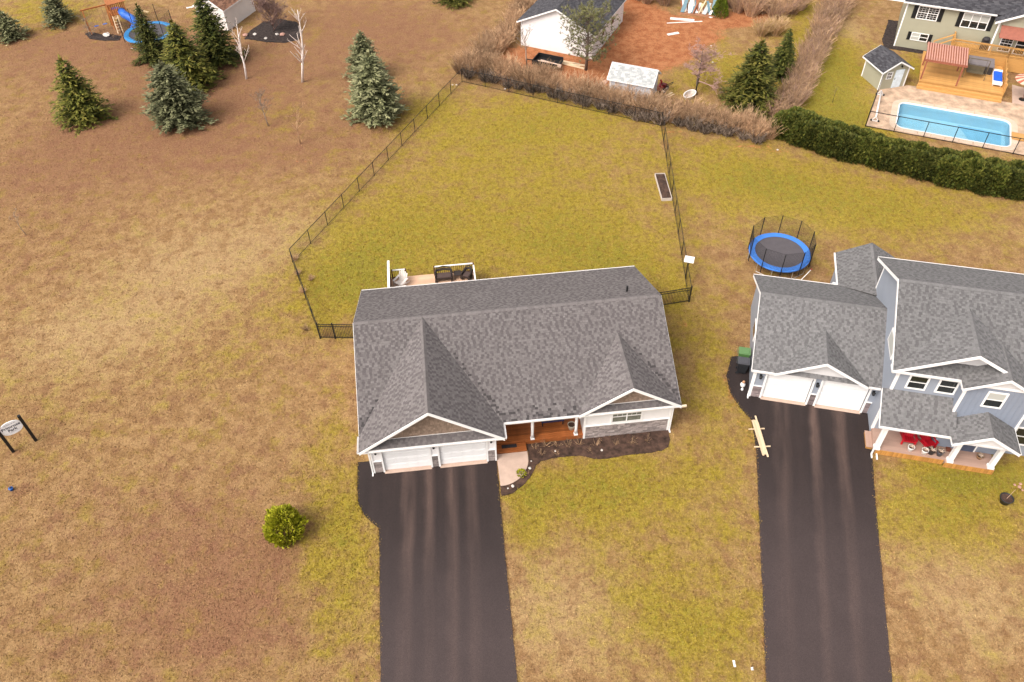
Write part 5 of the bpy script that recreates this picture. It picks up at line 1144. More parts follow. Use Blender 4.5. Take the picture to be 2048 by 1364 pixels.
# ------------------------------------------------------------------ trampoline in the yard
def trampoline(label, c, r, padm, np_, h, net=True, yaw=0):
    T = thing('trampoline', label, 'trampoline', (c[0], c[1], 0), yaw); z = .88; seg = 48; ri = r*.80
    mb = MB()
    for i in range(seg):
        a, b = 6.2832*i/seg, 6.2832*(i+1)/seg; P_ = lambda rr, t, zz: (rr*math.cos(t), rr*math.sin(t), zz)
        mb.face([P_(ri, a, z+.03), P_(r, a, z+.03), P_(r, b, z+.03), P_(ri, b, z+.03)]); mb.face([P_(r, a, z-.06), P_(r, b, z-.06), P_(r, b, z+.03), P_(r, a, z+.03)]); mb.face([P_(ri, b, z), P_(ri, a, z), P_(ri, a, z+.03), P_(ri, b, z+.03)])
    mb.build('safety_pad', padm, T); MB().prism([(ri*1.02*math.cos(6.2832*i/seg), ri*1.02*math.sin(6.2832*i/seg)) for i in range(seg)], z-.03, z).build('jump_mat', mat('jump_mat', (.085, .075, .082), .6, .1, 3), T)
    steel = mat('galvanised_steel', (.5, .48, .45), .4, .1, 3, metal=.6)
    for i in range(5):
        a0 = 6.2832*i/5+.2; pa = [Vector((r*.97*math.cos(a0+q), r*.97*math.sin(a0+q), zz)) for q, zz in ((-.28, z-.05), (-.28, .04), (.28, .04), (.28, z-.05))]; MB().tube(pa, .025, 6).build('leg', steel, T)
    P_ = []
    for i in range(np_):
        a = 6.2832*i/np_+.12; p = Vector((r*1.02*math.cos(a), r*1.02*math.sin(a), 0)); P_.append(p); MB().tube([p+Vector((0, 0, .3)), p+Vector((0, 0, z+h))], .035, 8).build('net_pole', BLACK, T)
    if net:
        w = MB()
        for i in range(np_):
            a, b = P_[i], P_[(i+1) % np_]; d = b-a; w.bar(a+Vector((0, 0, z+h-.02)), b+Vector((0, 0, z+h-.02)), .012)
            k = 14
            for j in range(1, k): q = a+d*j/k; w.bar(q+Vector((0, 0, z+.03)), q+Vector((0, 0, z+h-.02)), .007)
            for j in range(1, 18): zz = z+.03+(h-.05)*j/18; w.bar(a+Vector((0, 0, zz)), b+Vector((0, 0, zz)), .007)
        w.build('safety_net', BLACK, T)
    return T
trampoline('round trampoline with blue pad and black net poles on the lawn behind the blue house', (20.02, 46.96), 2.24, mat('blue_pad', (.055, .20, .62), .45, .06, 2), 10, 1.65)
o = thing('leaning_pole', 'pale metal pole propped against the blue-padded trampoline', 'pole', (21.05, 44.55, 0), R(28))
MB().tube([(0, 0, .03), (1.05, .1, .72)], .028, 8).build('tube', WHITE, o, True); MB().tube([(-.03, 0, .0), (.03, 0, .06)], .045, 8).build('foot_cap', DGREY, o, True); MB().tube([(1.0, .095, .69), (1.1, .105, .75)], .04, 8).build('end_cap', mat('red_cap', (.3, .02, .03), .5), o, True)
# raised bed
o = thing('raised_bed', 'long white-framed raised garden bed of dark soil beside the fence', 'planter', (12.43, 54.7, 0), R(1.5))
MB().box((.04, .04, 0), (.81, 3.51, .2)).build('soil', MULCH, o)
for a, b in (((0, 0), (.85, .035)), ((0, 3.515), (.85, 3.55)), ((0, .035), (.035, 3.515)), ((.815, .035), (.85, 3.515))): MB().box((a[0], a[1], 0), (b[0], b[1], .27)).build('side_board', mat('white_board', (.5, .43, .38), .7), o)
# white board on a pole
o = thing('bird_table', 'white square board on a thin dark pole beside the fence', 'bird table', (12.87, 45.15, 0), R(-18))
MB().tube([(0, 0, 0), (0, 0, 1.86)], .025, 8).build('pole', BLACK, o); MB().box((-.34, -.34, 1.86), (.34, .34, 1.91)).build('board', WHITE, o); MB().bar((-.25, 0, 1.6), (.25, 0, 1.86), .03).build('brace', BLACK, o)
# ------------------------------------------------------------------ bungalow rear deck and furniture
o = thing('rear_deck', 'pale timber deck with white-topped railings behind the bungalow', 'deck', (FM[0], FM[1], 0), FM[2])
MB().box((1.3, 12.65, .05), (7.4, 16.5, .69)).build('frame', WOODP, o); boards(o, (1.3, 12.62), (7.4, 16.55), .75, .14, WOODP)
for i, (v, z) in enumerate(((16.56, .5), (16.86, .25))):
    s = MB().box((2.5, v, .02), (4.4, v+.3, z-.03)).build('step', WOODP, o); boards(s, (2.48, v), (4.42, v+.3), z, .15, WOODP, name='step_board')
BROWNW = mat('brown_baluster', (.10, .045, .025), .6, .2)
MB().box((1.26, 13.2, .75), (1.34, 16.5, 2.28)).build('privacy_panel', BROWNW, o); MB().box((1.22, 13.1, 2.28), (1.38, 16.65, 2.33)).build('panel_cap', WHITE, o)
def drail(p, q, topm=WHITE):
    p = Vector(p); q = Vector(q); r = MB().bar((p.x, p.y, 1.55), (q.x, q.y, 1.55), .10, .05).build('railing', topm, o)
    n = max(2, round((q-p).length/.14)); mb = MB()
    for i in range(1, n): c = p.lerp(q, i/n); mb.box((c.x-.018, c.y-.018, .77), (c.x+.018, c.y+.018, 1.52))
    mb.build('baluster', BROWNW, r); MB().bar((p.x, p.y, .86), (q.x, q.y, .86), .05, .08).build('bottom_rail', BROWNW, r)
    for c in (p, q): MB().box((c.x-.05, c.y-.05, .75), (c.x+.05, c.y+.05, 1.6)).build('post', BROWNW, r)
drail((1.45, 16.45), (2.45, 16.45)); drail((4.5, 16.45), (7.35, 16.45)); drail((7.35, 16.3), (7.35, 13.0))
RATT = mat('dark_rattan', (.03, .022, .02), .6, .3, 20)
def seat(label, cat, name, c, yaw, w, cush=RATT):
    s = thing(name, label, cat, c, yaw); MB().box((-w/2, -.35, .28), (w/2, .25, .40)).build('seat', cush, s); MB().tube([(-w/2-.03, .05, .66), (-w/2+.08, .33, .84), (0, .40, .90), (w/2-.08, .33, .84), (w/2+.03, .05, .66)], .045, 6).tube([(-w/2-.03, .05, .5), (-w/2+.08, .33, .62), (0, .40, .66), (w/2-.08, .33, .62), (w/2+.03, .05, .5)], .09, 6).build('backrest', RATT, s); MB().box((-w/2+.05, -.32, .40), (w/2-.05, .2, .47)).build('cushion', mat('brown_cushion', (.075, .05, .045), .8), s)
    for x in (-w/2-.07, w/2): MB().box((x, -.36, .05), (x+.07, .1, .62)).build('armrest', RATT, s)
    for x in (-w/2+.03, w/2-.08):
        for y in (-.33, .33): MB().box((x, y-.03, 0), (x+.05, y+.03, .28)).build('leg', RATT, s)
    return s
yb = FM[2]
seat('dark rattan loveseat on the rear deck by the railing', 'loveseat', 'loveseat', W2(FM, 5.15, 15.9, .75), yb, 1.15)
s = thing('side_table', 'small dark square side table beside the loveseat on the deck', 'table', W2(FM, 6.15, 15.95, .75), yb); MB().box((-.26, -.26, .40), (.26, .26, .46)).build('top', RATT, s)
for x in (-.22, .18):
    for y in (-.22, .18): MB().box((x, y, 0), (x+.04, y+.04, .40)).build('leg', RATT, s)
seat('dark rattan armchair in the corner of the rear deck', 'armchair', 'armchair', W2(FM, 6.85, 15.8, .75), yb-R(30), .55)
ADW = mat('white_chair', (.72, .66, .62), .5, .05)
def adirondack(label, c, yaw, mt, group=None):
    s = thing('adirondack_chair', label, 'chair', c, yaw, group)
    for i in range(5): MB().bar((-.26+i*.13, -.45, .36), (-.26+i*.13, .08, .24), .115, .02, up=(0, 0, 1)).build('seat_slat', mt, s)
    for i in range(5): h = .92-.06*abs(i-2)**1.3; MB().bar((-.24+i*.12, .06, .24), (-.30+i*.15, .06+.38*h, .24+.88*h), .115, .02, up=(0, -1, .3)).build('back_slat', mt, s)
    for x in (-.36, .36): MB().box((x-.07, -.5, .54), (x+.07, .28, .565)).build('armrest', mt, s); MB().box((x-.05, -.45, 0), (x+.05, -.38, .54)).build('front_leg', mt, s); MB().bar((x*.9, -.4, .34), (x*.9, .5, .05), .03, .1).build('rear_leg', mt, s)
    MB().box((-.32, -.47, .32), (.32, -.44, .40)).build('front_rail', mt, s); return s
adirondack('white slatted chair by the privacy panel of the rear deck', W2(FM, 2.1, 15.75, .75), yb-R(35), ADW)
s = thing('storage_box', 'low white box beside the white chair on the rear deck', 'box', W2(FM, 2.05, 14.85, .75), yb); MB().box((-.35, -.25, 0), (.35, .25, .4)).build('body', ADW, s); MB().box((-.37, -.27, .4), (.37, .27, .46)).build('lid', ADW, s)
for k, (u, v) in enumerate(((.95, 14.9), (7.75, 15.1))):
    q = W2(FM, u, v, 0); oo = inst('dry_shrub', BRD[k], None, q, (0, 0, k), (.4, .4, .8)); tag(oo, 'dry grey shrub growing against the %s of the rear deck' % ('privacy panel' if k == 0 else 'railing end'), 'shrub')
# bungalow porch items
s = thing('door_mat', 'dark rectangular mat on the porch step of the bungalow', 'mat', W2(FM, 7.7, .68, .19), yb); MB().box((0, 0, 0), (.92, .26, .015)).build('mat_body', mat('charcoal_mat', (.03, .026, .03), .95, .3, 20), s)
s = thing('porch_bench', 'navy cushioned bench at the back of the bungalow porch', 'bench', W2(FM, 11.0, 2.2, .345), yb); NAV = mat('navy_cushion', (.03, .028, .075), .8, .1)
MB().box((-.7, -.3, .35), (.7, .3, .47)).build('cushion', NAV, s); MB().box((-.7, .28, .35), (.7, .38, .95)).build('backrest', NAV, s)
for x in (-.66, .6):
    for y in (-.28, .26): MB().box((x, y, 0), (x+.06, y+.06, .35)).build('leg', BLACK, s)
def potted(label, c, r, h, potm, plantm=None, group=None, seed=0, soil=MULCH):
    s = thing('planter_pot', label, 'pot', c, 0, group); MB().lathe([(r*.68, 0), (r, h*.9), (r*1.06, h), (r*.92, h), (r*.9, h*.85)], 16).build('pot_body', potm, s, True); MB().lathe([(r*.9, h*.82), (r*.9, h*.86)], 14).build('soil', soil, s)
    if plantm:
        rg = random.Random(seed); mb = MB()
        for i in range(26): a = rg.random()*6.28; mb.tube([(0, 0, h*.85), (math.cos(a)*r*.5, math.sin(a)*r*.5, h*1.2), (math.cos(a)*r*rg.uniform(.7, 1.2), math.sin(a)*r*rg.uniform(.7, 1.2), h*rg.uniform(1.0, 1.5))], [.012, .01, .005], 3, 0, False)
        mb.build('dry_stems', plantm, s)
    return s
potted('pale round pot between the porch posts of the bungalow', W2(FM, 12.1, 1.55, .345), .24, .42, mat('stone_pot', (.45, .40, .32), .8))
# ------------------------------------------------------------------ blue house porch items
RED = mat('red_paint', (.42, .008, .018), .45, .08)
adirondack('red slatted chair on the blue house porch, squarely facing out', W2(FN, 9.25, -2.0, .456), FN[2], RED); adirondack('red slatted chair on the blue house porch, turned to the side', W2(FN, 10.3, -2.05, .456), FN[2]+R(22), RED)
DRY = mat('dry_flower', (.55, .43, .34), .9, .3)
potted('white pot of dried flowers alone at the porch edge', W2(FN, 9.35, -2.78, .456), .19, .34, WHITE, DRY, seed=1); potted('white pot of dried flowers beside a black pot on the porch edge', W2(FN, 10.12, -2.85, .456), .19, .34, WHITE, DRY, seed=2)
potted('black pot of dried flowers touching the white pot on the porch edge', W2(FN, 10.52, -2.78, .456), .2, .34, DGREY, DRY, seed=3); potted('dark blue-grey pot nearest the porch post', W2(FN, 10.98, -2.8, .456), .2, .36, mat('slate_pot', (.07, .075, .09), .5), DRY, seed=4)
potted('brown wicker basket by the front door of the blue house', W2(FN, 13.25, -2.55, .456), .2, .24, mat('wicker', (.28, .16, .08), .8, .3, 20), DRY, seed=5)
s = thing('broom', 'long dark broom lying across the blue house porch', 'broom', W2(FN, 10.2, -2.35, .47), FN[2]+R(3)); MB().tube([(0, 0, .02), (1.25, 0, .02)], .015, 6).build('handle', mat('broom_handle', (.10, .055, .03), .6), s); MB().box((1.25, -.16, 0), (1.5, .16, .08)).build('bristles', mat('broom_head', (.16, .05, .03), .9), s)
# ------------------------------------------------------------------ bins, statue, lumber beside the drive
def bin_(label, c, yaw, mt, lid):
    s = thing('wheelie_bin', label, 'bin', c, yaw); mb = MB(); n = len(mb.v)
    mb.v += [(-.22, -.26, .06), (.22, -.26, .06), (.22, .26, .06), (-.22, .26, .06), (-.29, -.36, 1.0), (.29, -.36, 1.0), (.29, .34, 1.0), (-.29, .34, 1.0)]
    for q in ((0, 3, 2, 1), (4, 5, 6, 7), (0, 1, 5, 4), (1, 2, 6, 5), (2, 3, 7, 6), (3, 0, 4, 7)): mb.f.append(q); mb.m.append(0)
    mb.build('body', mt, s); MB().box((-.32, -.4, 1.0), (.32, .36, 1.06)).box((-.26, -.3, 1.06), (.26, .26, 1.09)).build('lid', lid, s); MB().tube([(-.26, .42, 1.0), (.26, .42, 1.0)], .02, 6).build('handle', lid, s)
    for x in (-.25, .2): MB().tube([(x, .27, .1), (x+.05, .27, .1)], .1, 12).build('wheel', DGREY, s)
bin_('green wheelie bin against the blue house garage wall', W2(FN, -.52, 2.9, 0.035), FN[2]+R(90), mat('green_plastic', (.10, .22, .07), .5, .08), mat('green_lid', (.11, .21, .085), .5, .08)); bin_('black wheelie bin next to the green bin', W2(FN, -.55, 2.0, 0.035), FN[2]+R(90), DGREY, mat('grey_lid', (.07, .07, .08), .45))
s = thing('garden_ornament', 'small white and tan ornament on the drive beside the garage corner', 'ornament', W2(FN, -.42, .72, .035), FN[2]); TAN = mat('tan_glaze', (.42, .22, .12), .6)
MB().lathe([(.10, 0), (.16, .08), (.17, .2), (.10, .34), (.06, .4)], 12).build('body', WHITE, s, True); MB().lathe([(.02, .38), (.09, .42), (.10, .5), (.05, .58)], 12, 0, (0, -.06, 0)).build('head', TAN, s, True); MB().lathe([(.07, 0), (.09, .1), (.03, .22)], 10, 0, (-.02, -.34, 0)).build('paw_block', WHITE, s, True)
def lumber():
    T = thing('lumber_stack', 'stack of fresh yellow boards on two cross bearers at the drive edge', 'lumber', (15.0, 30.45, .035), R(2))
    for v in (-.65, .7): MB().box((-.5, v-.03, .0), (.5, v+.03, .07)).build('bearer', LUMB, T)
    me = MB().box((-.05, -1.3, 0), (.05, 1.3, .035)).mesh('board', LUMB); rg = random.Random(4)
    for l_ in range(3):
        for i in range(3): inst('board', me, T, (-.12+i*.115+rg.gauss(0, .01), rg.gauss(0, .08)+(.35 if i == 2 and l_ == 2 else 0)-(.25 if i == 2 and l_ == 1 else 0), .07+l_*.037), (0, 0, R(rg.gauss(0, .8))))
lumber()
s = potted('black nursery pot with a bare stick on the lawn by the blue house', (27.9, 25.62, 0), .36, .42, DGREY); MB().tube([(0, 0, .3), (.12, .05, .7), (.3, .16, 1.0)], [.016, .013, .008], 6).build('stick', mat('pale_stick', (.42, .27, .19), .8), s)
def rock(label, c, r, mt, seed, group=None):
    rg = random.Random(seed); mb = MB(); pr = [(r*.75, 0), (r, r*.25), (r*.8, r*.55), (r*.3, r*.75)]; mb.lathe(pr, 9); mb.v = [(x*rg.uniform(.8, 1.2), y*rg.uniform(.8, 1.2), z*rg.uniform(.85, 1.15)) for x, y, z in mb.v]
    oo = mb.build('rock', mt, None, False, (c[0], c[1], c[2] if len(c) > 2 else 0)); return tag(oo, label, 'rock', group)
RKP = mat('pink_sandstone', (.42, .24, .19), .9, .25, 6, .4); RKW = mat('pale_rock', (.55, .5, .46), .9, .2, 6)
for i, (dx, dy, r_) in enumerate(((0, 0, .11), (-.2, .15, .08), (.16, .2, .09), (.08, -.22, .07))): rock('pinkish stone in the small pile on the lawn near the nursery pot', (29.2+dx, 26.6+dy), r_, RKP, i, 'stones in the small pile')
for i, q in enumerate(((491, 72), (510, 70), (532, 78), (554, 70), (565, 71))): rock('%s stone at the front edge of the mulch bed under the bare shrub' % ('pinkish', 'pale', 'pale', 'pale', 'pinkish')[i], tuple(G(*q)[:2])+(.04,), (.3, .22, .2, .2, .32)[i], (RKP, RKW, RKW, RKW, RKP)[i], 10+i, 'stones at the mulch bed edge')
rock('flat pale stone lying in the small mulch ring', tuple(G(214, 72)[:2])+(.04,), .4, RKW, 20)
for i, (u, v, r_) in enumerate(((9.35, -.35, .05), (9.2, -.85, .09), (8.05, -1.98, .1), (7.75, -2.1, .06), (10.9, .2, .06), (13.7, -.1, .08))): rock('small whitish stone lying in the dark front bed', tuple(W2(FM, u, v))[:2]+(.04,), r_, RKW, 30+i, 'whitish stones in the front bed')
for i, q in enumerate(((1270, 133), (1425, 125), (1010, 178), (1422, 92), (1390, 256), (1345, 245), (905, 170), (913, 170), (1555, 300))): rock('bright little white stone lying loose along the back yards', tuple(G(*q)[:2]), .10, RKW, 50+i, 'white stones along the back yards')
# litter
for q, l_, sc in (((1468, 1328), 'long crumpled white paper scrap on the front lawn', (.06, .17)), ((1504, 1338), 'small crumpled white paper scrap near the drive', (.06, .08))):
    rg = random.Random(q[0]); c = G(*q); mb = MB(); n = 5
    P_ = [[(-sc[0]+2*sc[0]*i/n, -sc[1]+2*sc[1]*j/n, .02+abs(rg.gauss(0, .03))) for j in range(n+1)] for i in range(n+1)]
    for i in range(n):
        for j in range(n): mb.face([P_[i][j], P_[i+1][j], P_[i+1][j+1], P_[i][j+1]])
    tag(mb.build('paper_scrap', WHITE, None, False, (c.x, c.y, .0)), l_, 'litter')
c = G(24, 980); s = thing('blue_cap', 'small blue utility cap standing in the lawn below the park sign', 'utility cap', (c.x, c.y, 0)); BLU = mat('bright_blue', (.02, .10, .36), .45)
MB().lathe([(.10, 0), (.10, .14), (.13, .15), (.13, .2)], 14).build('collar', BLU, s, True); MB().lathe([(.07, .2), (.06, .24)], 12, 0, (-.01, .01, 0)).build('plug', DGREY, s, True)
# ------------------------------------------------------------------ park sign
def park_sign():
    a = Vector((-30.70, 30.62)); b = Vector((-29.63, 31.44)); yaw = math.atan2(b.y-a.y, b.x-a.x); L = (b-a).length; T = thing('park_sign', 'white oval Primrose Park sign between two black posts', 'sign', (a.x, a.y, 0), yaw)
    for x in (0, L): MB().box((x-.085, -.085, 0), (x+.085, .085, 2.45)).build('post', BLACK, T)
    P_ = []
    for i in range(40):
        t = 6.2832*i/40; x = math.cos(t); y = math.sin(t); P_.append((L/2+(abs(x)**.9)*math.copysign(1, x)*(L/2-.07), .52*math.copysign(abs(y)**.8, y)))
    mb = MB(); n = len(P_); f = [(x, -.05, 1.85+z) for x, z in P_]; bk = [(x, .0, 1.85+z) for x, z in P_]; mb.face(f); mb.face(list(reversed(bk)))
    for i in range(n): j = (i+1) % n; mb.face([f[j], f[i], bk[i], bk[j]])
    bd = mb.build('sign_board', mat('sign_white', (.80, .81, .84), .4), T)
    INK = mat('sign_ink', (.02, .025, .05), .5); INK2 = mat('sign_ink_faint', (.30, .33, .42), .5)
    for txt, z, sz, mt in (('Welcome to', 2.16, .13, INK2), ('Primrose', 1.88, .285, INK), ('Park', 1.62, .285, INK)):
        cu = bpy.data.curves.new('lettering', 'FONT'); cu.body = txt; cu.size = sz; cu.align_x = 'CENTER'; cu.extrude = .004; cu.offset = .004 if mt is INK else 0
        to = bpy.data.objects.new('t', cu); COL.objects.link(to); bpy.context.view_layer.update(); me = bpy.data.meshes.new_from_object(to.evaluated_get(bpy.context.evaluated_depsgraph_get())); bpy.data.objects.remove(to); me.materials.clear(); me.materials.append(mt)
        inst('lettering', me, bd, (L/2, -.056, z), (R(90), 0, 0))
    mb = MB(); pts = [(L/2+.05+.3*math.cos(t), -.054, 1.50+.03*math.sin(3*t)) for t in np.linspace(-1.4, 1.4, 9)]; MB().box((L/2-.22, -.056, 1.52), (L/2+.24, -.05, 1.535)).build('flourish', INK2, bd)
park_sign()
# ------------------------------------------------------------------ back yards: trailer, snow blower, sled, planks, scrap
def trailer():
    T = thing('utility_trailer', 'black utility trailer loaded with planks near the white garage', 'trailer', (4.15, 77.45, 0), R(-25)); MB().box((-1.35, -.85, .45), (1.35, .85, .52)).build('bed', BLACK, T)
    for a, b in (((-1.35, -.85), (1.35, -.80)), ((-1.35, .80), (1.35, .85)), ((-1.35, -.8), (-1.30, .8))): MB().box((a[0], a[1], .52), (b[0], b[1], .92)).build('side_panel', BLACK, T)
    for y in (-.98, .88): MB().tube([(-.1, y, .32), (-.1, y+.12, .32)], .32, 16).build('wheel', DGREY, T)
    MB().bar((-1.3, 0, .45), (-2.3, 0, .4), .08).build('drawbar', BLACK, T)
trailer()
def planks(name, label, c, yaw, items, z=0., mt=None, group=None):
    T = thing(name, label, 'planks', (c[0], c[1], z), yaw)
    for i, (x, y, L, w, a, zz) in enumerate(items): inst('plank', MB().box((-L/2, -w/2, 0), (L/2, w/2, .045)).mesh('plank', mt or LUMB), T, (x, y, zz), (0, 0, R(a)))
    return T
planks('plank_load', 'pale planks lying across the black trailer', (4.3, 77.15), R(-28), [(0, 0, 2.6, .28, 0, 0), (.2, -.25, 2.3, .22, 3, 0), (.1, .22, 2.4, .12, -4, 0), (.15, -.02, 2.2, .2, 5, .05)], .525, mat('grey_plank', (.52, .38, .30), .8, .2, 3, island=.2))
planks('timber_pile', 'yellow timber pile between the white garage and the trailer', (5.9, 78.55), R(-25), [(0, 0, 3.2, .25, 0, 0), (.3, -.3, 3.0, .2, 2, 0), (1.2, -.55, 2.4, .3, -4, 0), (.2, -.15, 2.8, .22, 3, .05), (1.6, -.2, 1.8, .3, 8, .05)])
planks('timber_pile', 'two long pale planks lying beside the grey shed', (14.75, 70.95), R(40), [(0, 0, 3.0, .16, 0, 0), (.3, -.25, 2.2, .12, -3, 0)])
planks('timber_pile', 'short boards leaning left of the grey shed', (9.2, 73.9), R(52), [(0, 0, 1.5, .3, 0, 0), (.1, -.3, 1.2, .2, 5, 0)], mt=mat('pink_plank', (.5, .32, .26), .8))
WB = mat('white_offcut', (.76, .72, .70), .6, .06)
planks('white_offcut', 'wide white board lying on the green patch by the scrap pile', (19.3, 87.45), R(-13), [(0, 0, 2.6, .45, 0, 0)], mt=WB); planks('white_offcut', 'long thin white strip lying below the wide white board', (19.45, 86.75), R(4), [(0, 0, 3.9, .12, 0, 0)], mt=WB); planks('white_offcut', 'short white board lying on the red soil', (17.8, 84.1), R(18), [(0, 0, 1.3, .38, 0, 0)], mt=WB)
def scrap():
    rg = random.Random(8); T = thing('scrap_pile', 'heap of leaning white and timber scrap boards on a pallet', 'scrap pile', (21.3, 89.1, 0), R(-14)); MB().box((-1.9, -.9, 0), (1.9, .9, .14)).build('pallet', mat('pallet_wood', (.33, .16, .09), .8, .2), T)
    cm = [WB, mat('grey_scrap', (.42, .44, .44), .6), LUMB, mat('rust_scrap', (.28, .10, .05), .8), mat('teal_scrap', (.12, .20, .24), .5), WB]
    for i in range(24):
        x = rg.uniform(-1.7, 1.7); L = rg.uniform(1.2, 2.6); w = rg.uniform(.12, .45); t = rg.uniform(-.7, .7); e = Vector((x+t, rg.uniform(.3, 1.1), .14+L*rg.uniform(.25, .6)))
        MB().bar((x, rg.uniform(-.85, -.2), .2), e, w, .04).build('scrap_board', cm[i % 6], T)
scrap()
planks('white_offcut', 'crooked white panel leaning at the corner of the scrap pile', (22.65, 88.1), R(30), [(0, 0, .8, .6, 0, .0)], mt=WB)
def snowblower():
    T = thing('snow_blower', 'red two-wheeled snow blower parked beside the grey shed', 'snow blower', (14.95, 72.3, 0), R(-30)); RD = mat('machine_red', (.30, .012, .02), .4)
    MB().box((-.4, -.35, .15), (.15, .35, .62)).build('auger_housing', RD, T); MB().box((-.1, -.2, .4), (.35, .2, .78)).build('engine', mat('dark_red_engine', (.12, .012, .014), .5), T); MB().tube([(-.15, 0, .6), (-.15, 0, .95), (-.3, 0, 1.1)], .09, 8).build('chute', RD, T)
    for y in (-.42, .30):
        w = MB().tube([(.3, y, .24), (.3, y+.14, .24)], .24, 16).build('wheel', DGREY, T); MB().tube([(.3, y-.01, .24), (.3, y+.15, .24)], .11, 12).build('rim', WHITE, w)
    MB().bar((.3, -.2, .6), (.95, -.25, 1.05), .04).bar((.3, .2, .6), (.95, .25, 1.05), .04).bar((.95, -.28, 1.05), (.95, .28, 1.05), .04).build('handlebar', BLACK, T)
snowblower()
s = thing('bath_tub', 'pale half-round tub with white rim tilted under the bare mauve tree', 'tub', (17.35, 70.95, 0), R(50)); P_ = [(.9*math.cos(R(a))*(1 if a < 180 else 1), .5*math.sin(R(a))) for a in range(0, 360, 18)]
mb = MB(); n = len(P_)
for i in range(n):
    j = (i+1) % n; a_, b_ = P_[i], P_[j]; mb.face([(a_[0]*.7, a_[1]*.7, .05), (b_[0]*.7, b_[1]*.7, .05), (b_[0], b_[1], .42), (a_[0], a_[1], .42)]); mb.face([(a_[0]*.86, a_[1]*.82, .42), (b_[0]*.86, b_[1]*.82, .42), (b_[0]*.66, b_[1]*.66, .1), (a_[0]*.66, a_[1]*.66, .1)], 1); mb.face([(a_[0], a_[1], .42), (b_[0], b_[1], .42), (b_[0]*.86, b_[1]*.82, .42), (a_[0]*.86, a_[1]*.82, .42)])
mb.face([(x*.66, y*.66, .1) for x, y in P_], 1); mb.build('shell', [WHITE, mat('tub_inside', (.46, .40, .36), .5)], s); MB().box((-.5, -.2, 0), (.5, .2, .06)).build('foot', WHITE, s)
# ------------------------------------------------------------------ playground top left
def playset():
    ORW = mat('orange_cedar', (.42, .15, .045), .7, .2, 4, island=.2); SB = mat('slide_blue', (.03, .13, .52), .35)
    T = thing('play_set', 'orange timber play tower with blue tube slide', 'play set', (-42.3, 88.9, 0), R(32))
    for x in (-.75, .75):
        for y in (-.75, .75): MB().box((x-.06, y-.06, 0), (x+.06, y+.06, 2.9)).build('post', ORW, T)
    boards(T, (-.8, -.8), (.8, .8), 1.5, .14, ORW, name='floor_board')
    for y in (-.78, .78):
        for i in range(7): MB().box((-.68+i*.2, y-.015, 1.5), (-.56+i*.2, y+.015, 2.2)).build('picket', ORW, T)
    MB().slab([(-1.0, -1.0, 2.8), (1.0, -1.0, 2.8), (1.0, 0, 3.5), (-1.0, 0, 3.5)], .06).slab([(1.0, 1.0, 2.8), (-1.0, 1.0, 2.8), (-1.0, 0, 3.5), (1.0, 0, 3.5)], .06).build('roof', mat('rust_roof', (.36, .13, .05), .7, .2, 3), T)
    MB().tube([(.3, -.8, 1.75), (.35, -1.5, 1.65), (.9, -2.2, 1.3), (1.0, -2.9, .95), (.5, -3.3, .55), (.35, -3.9, .42)], .42, 14).build('tube_slide', SB, T, True)
    MB().tube([(.35, -3.8, .02), (.35, -3.8, .3)], .08, 8).build('slide_foot', SB, T)
    for x in (-1.0, -3.4): MB().bar((x, -.6, .0), (x, 0, 2.5), .09).bar((x, .6, .0), (x, 0, 2.5), .09).build('swing_leg', ORW, T)
    MB().bar((-3.6, 0, 2.5), (-.7, 0, 2.5), .1, .14).build('swing_beam', ORW, T)
    for x in (-1.7, -2.6):
        w = MB().box((x-.22, -.09, .55), (x+.22, .09, .60)).build('swing_seat', SB, T); MB().bar((x-.2, 0, .6), (x-.2, 0, 2.45), .012).bar((x+.2, 0, .6), (x+.2, 0, 2.45), .012).build('chain', BLACK, w)
    l_ = MB().bar((-.78, -.9, 1.5), (-.95, -1.9, 0.0), .08).bar((-.28, -.9, 1.5), (-.42, -1.9, 0.0), .08).build('ladder', LUMB, T)
    for i in range(5): MB().bar((-.81-.028*i, -1.05-.17*i, 1.28-.25*i), (-.31-.028*i, -1.05-.17*i, 1.28-.25*i), .05).build('rung', LUMB, l_)
playset()
trampoline('smaller trampoline with light blue pad next to the orange play tower', (tuple(G(303, 80))[:2]), 2.55, mat('light_blue_pad', (.04, .24, .55), .4, .06), 6, 1.9, yaw=.3)
s = thing('wash_tub', 'round blue tub on the grass beside the play tower', 'tub', tuple(G(232, 24))); MB().lathe([(.45, 0), (.6, .3), (.62, .34), (.54, .33), (.4, .06)], 18).build('shell', mat('tub_blue', (.05, .10, .36), .45), s, True)
planks('log_bench', 'pale log lying right of the blue tube slide', tuple(G(283, 22)[:2]), R(-22), [(0, 0, 2.0, .3, 0, 0)], mt=mat('pale_log', (.55, .40, .22), .8))
planks('white_offcut', 'white board leaning left of the white outbuilding', tuple(G(381, 15)[:2]), R(20), [(0, 0, .9, .25, 0, 0)], mt=WB)
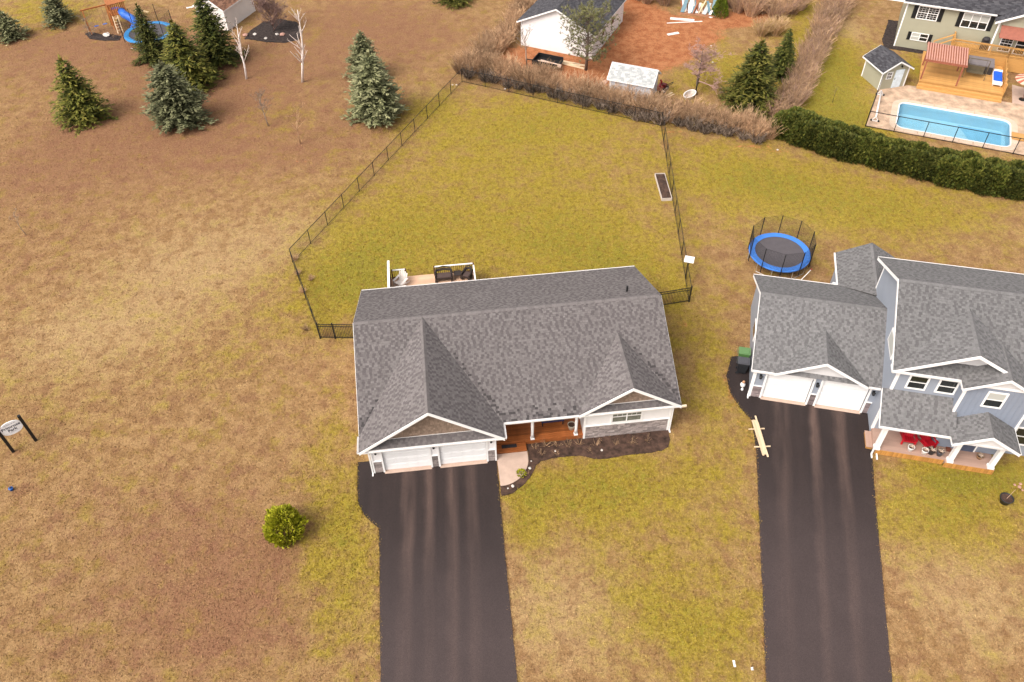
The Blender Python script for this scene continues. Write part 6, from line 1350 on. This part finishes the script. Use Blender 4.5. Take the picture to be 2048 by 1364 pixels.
# ------------------------------------------------------------------ pool-deck furniture
s = thing('hot_tub_cover', 'covered grey spa under the upper deck railing', 'spa', W2(FS, 8.0, -3.2, .5), FS[2]); MB().box((-1.1, -.85, 0), (1.1, .85, .75)).build('cabinet', mat('spa_cabinet', (.04, .035, .035), .6), s); MB().box((-1.15, -.9, .75), (1.15, .9, .86)).build('cover', mat('spa_cover', (.17, .15, .155), .7), s)
def swing_seat():
    MT = mat('bronze_frame', (.10, .08, .05), .5); s = thing('swing_bench', 'bronze framed swing bench standing on the pool deck', 'swing bench', W2(FS, 7.55, -4.9, .5), FS[2])
    for x in (-.95, .95): MB().bar((x, -.55, .02), (x, 0, 1.75), .045).bar((x, .55, .02), (x, 0, 1.75), .045).build('frame_leg', MT, s)
    MB().bar((-.95, 0, 1.75), (.95, 0, 1.75), .045).build('top_bar', MT, s); MB().box((-.75, -.3, .45), (.75, .25, .52)).build('seat', MT, s); MB().box((-.75, .22, .52), (.75, .28, 1.0)).build('backrest', MT, s)
    for x in (-.7, .7): MB().bar((x, 0, .5), (x, 0, 1.75), .02).build('hanger', MT, s)
swing_seat()
s = thing('deck_lounger', 'white lounger with folded royal-blue cushion on the pool deck', 'lounger', W2(FS, 9.62, -4.95, .5), FS[2]); MB().box((-.42, -1.3, .2), (.42, 1.3, .3)).build('frame', WHITE, s); MB().box((-.36, -.95, .3), (.36, 1.0, .46)).build('cushion', mat('royal_blue', (.015, .10, .55), .6), s); MB().box((-.4, 1.0, .3), (.4, 1.32, .5)).box((-.4, -1.32, .3), (.4, -.95, .42)).build('end_cushion', WHITE, s)
for x in (-.36, .32):
    for y in (-1.2, 1.15): MB().box((x, y, 0), (x+.05, y+.05, .2)).build('leg', WHITE, s)
s = thing('barbecue', 'dark covered barbecue on the upper deck against the sage wall', 'barbecue', W2(FS, 8.0, -.7, 1.475), FS[2]); MB().box((-.33, -.28, .0), (.33, .28, .85)).build('cart_cover', mat('grill_cover', (.035, .03, .032), .7), s); MB().lathe([(.34, .85), (.34, 1.0), (.26, 1.12), (.1, 1.18)], 12).build('hood', mat('grill_cover', (.035, .03, .032)), s, True)
def umbrella():
    s = thing('patio_umbrella', 'tan and rust striped patio umbrella right of the pool deck', 'umbrella', W2(FS, 12.05, -6.9, .02), FS[2]); MB().tube([(0, 0, 0), (0, 0, 2.3)], .03, 8).build('pole', mat('umbrella_pole', (.15, .06, .04), .6), s)
    mb = MB(); n = 24; rr = 1.35
    for i in range(n):
        a, b = 6.2832*i/n, 6.2832*(i+1)/n; mb.face([(rr*math.cos(a), rr*math.sin(a), 1.95), (rr*math.cos(b), rr*math.sin(b), 1.95), (0, 0, 2.42)], i % 2)
    mb.build('canopy', [mat('rust_stripe', (.36, .10, .06), .8), mat('sand_stripe', (.55, .40, .30), .8)], s); MB().lathe([(.3, 0), (.3, .06), (.05, .1)], 14).build('base', BLACK, s)
umbrella()
p = W2(FS, 3.75, -.75, 0); s = potted('dark green tub of clipped foliage at the foot of the deck stair', p, .32, .4, DGREY); inst('foliage', CON['cushion'][0], s, (0, 0, .36), (0, 0, 0), (1.4, 1.4, 1.6))
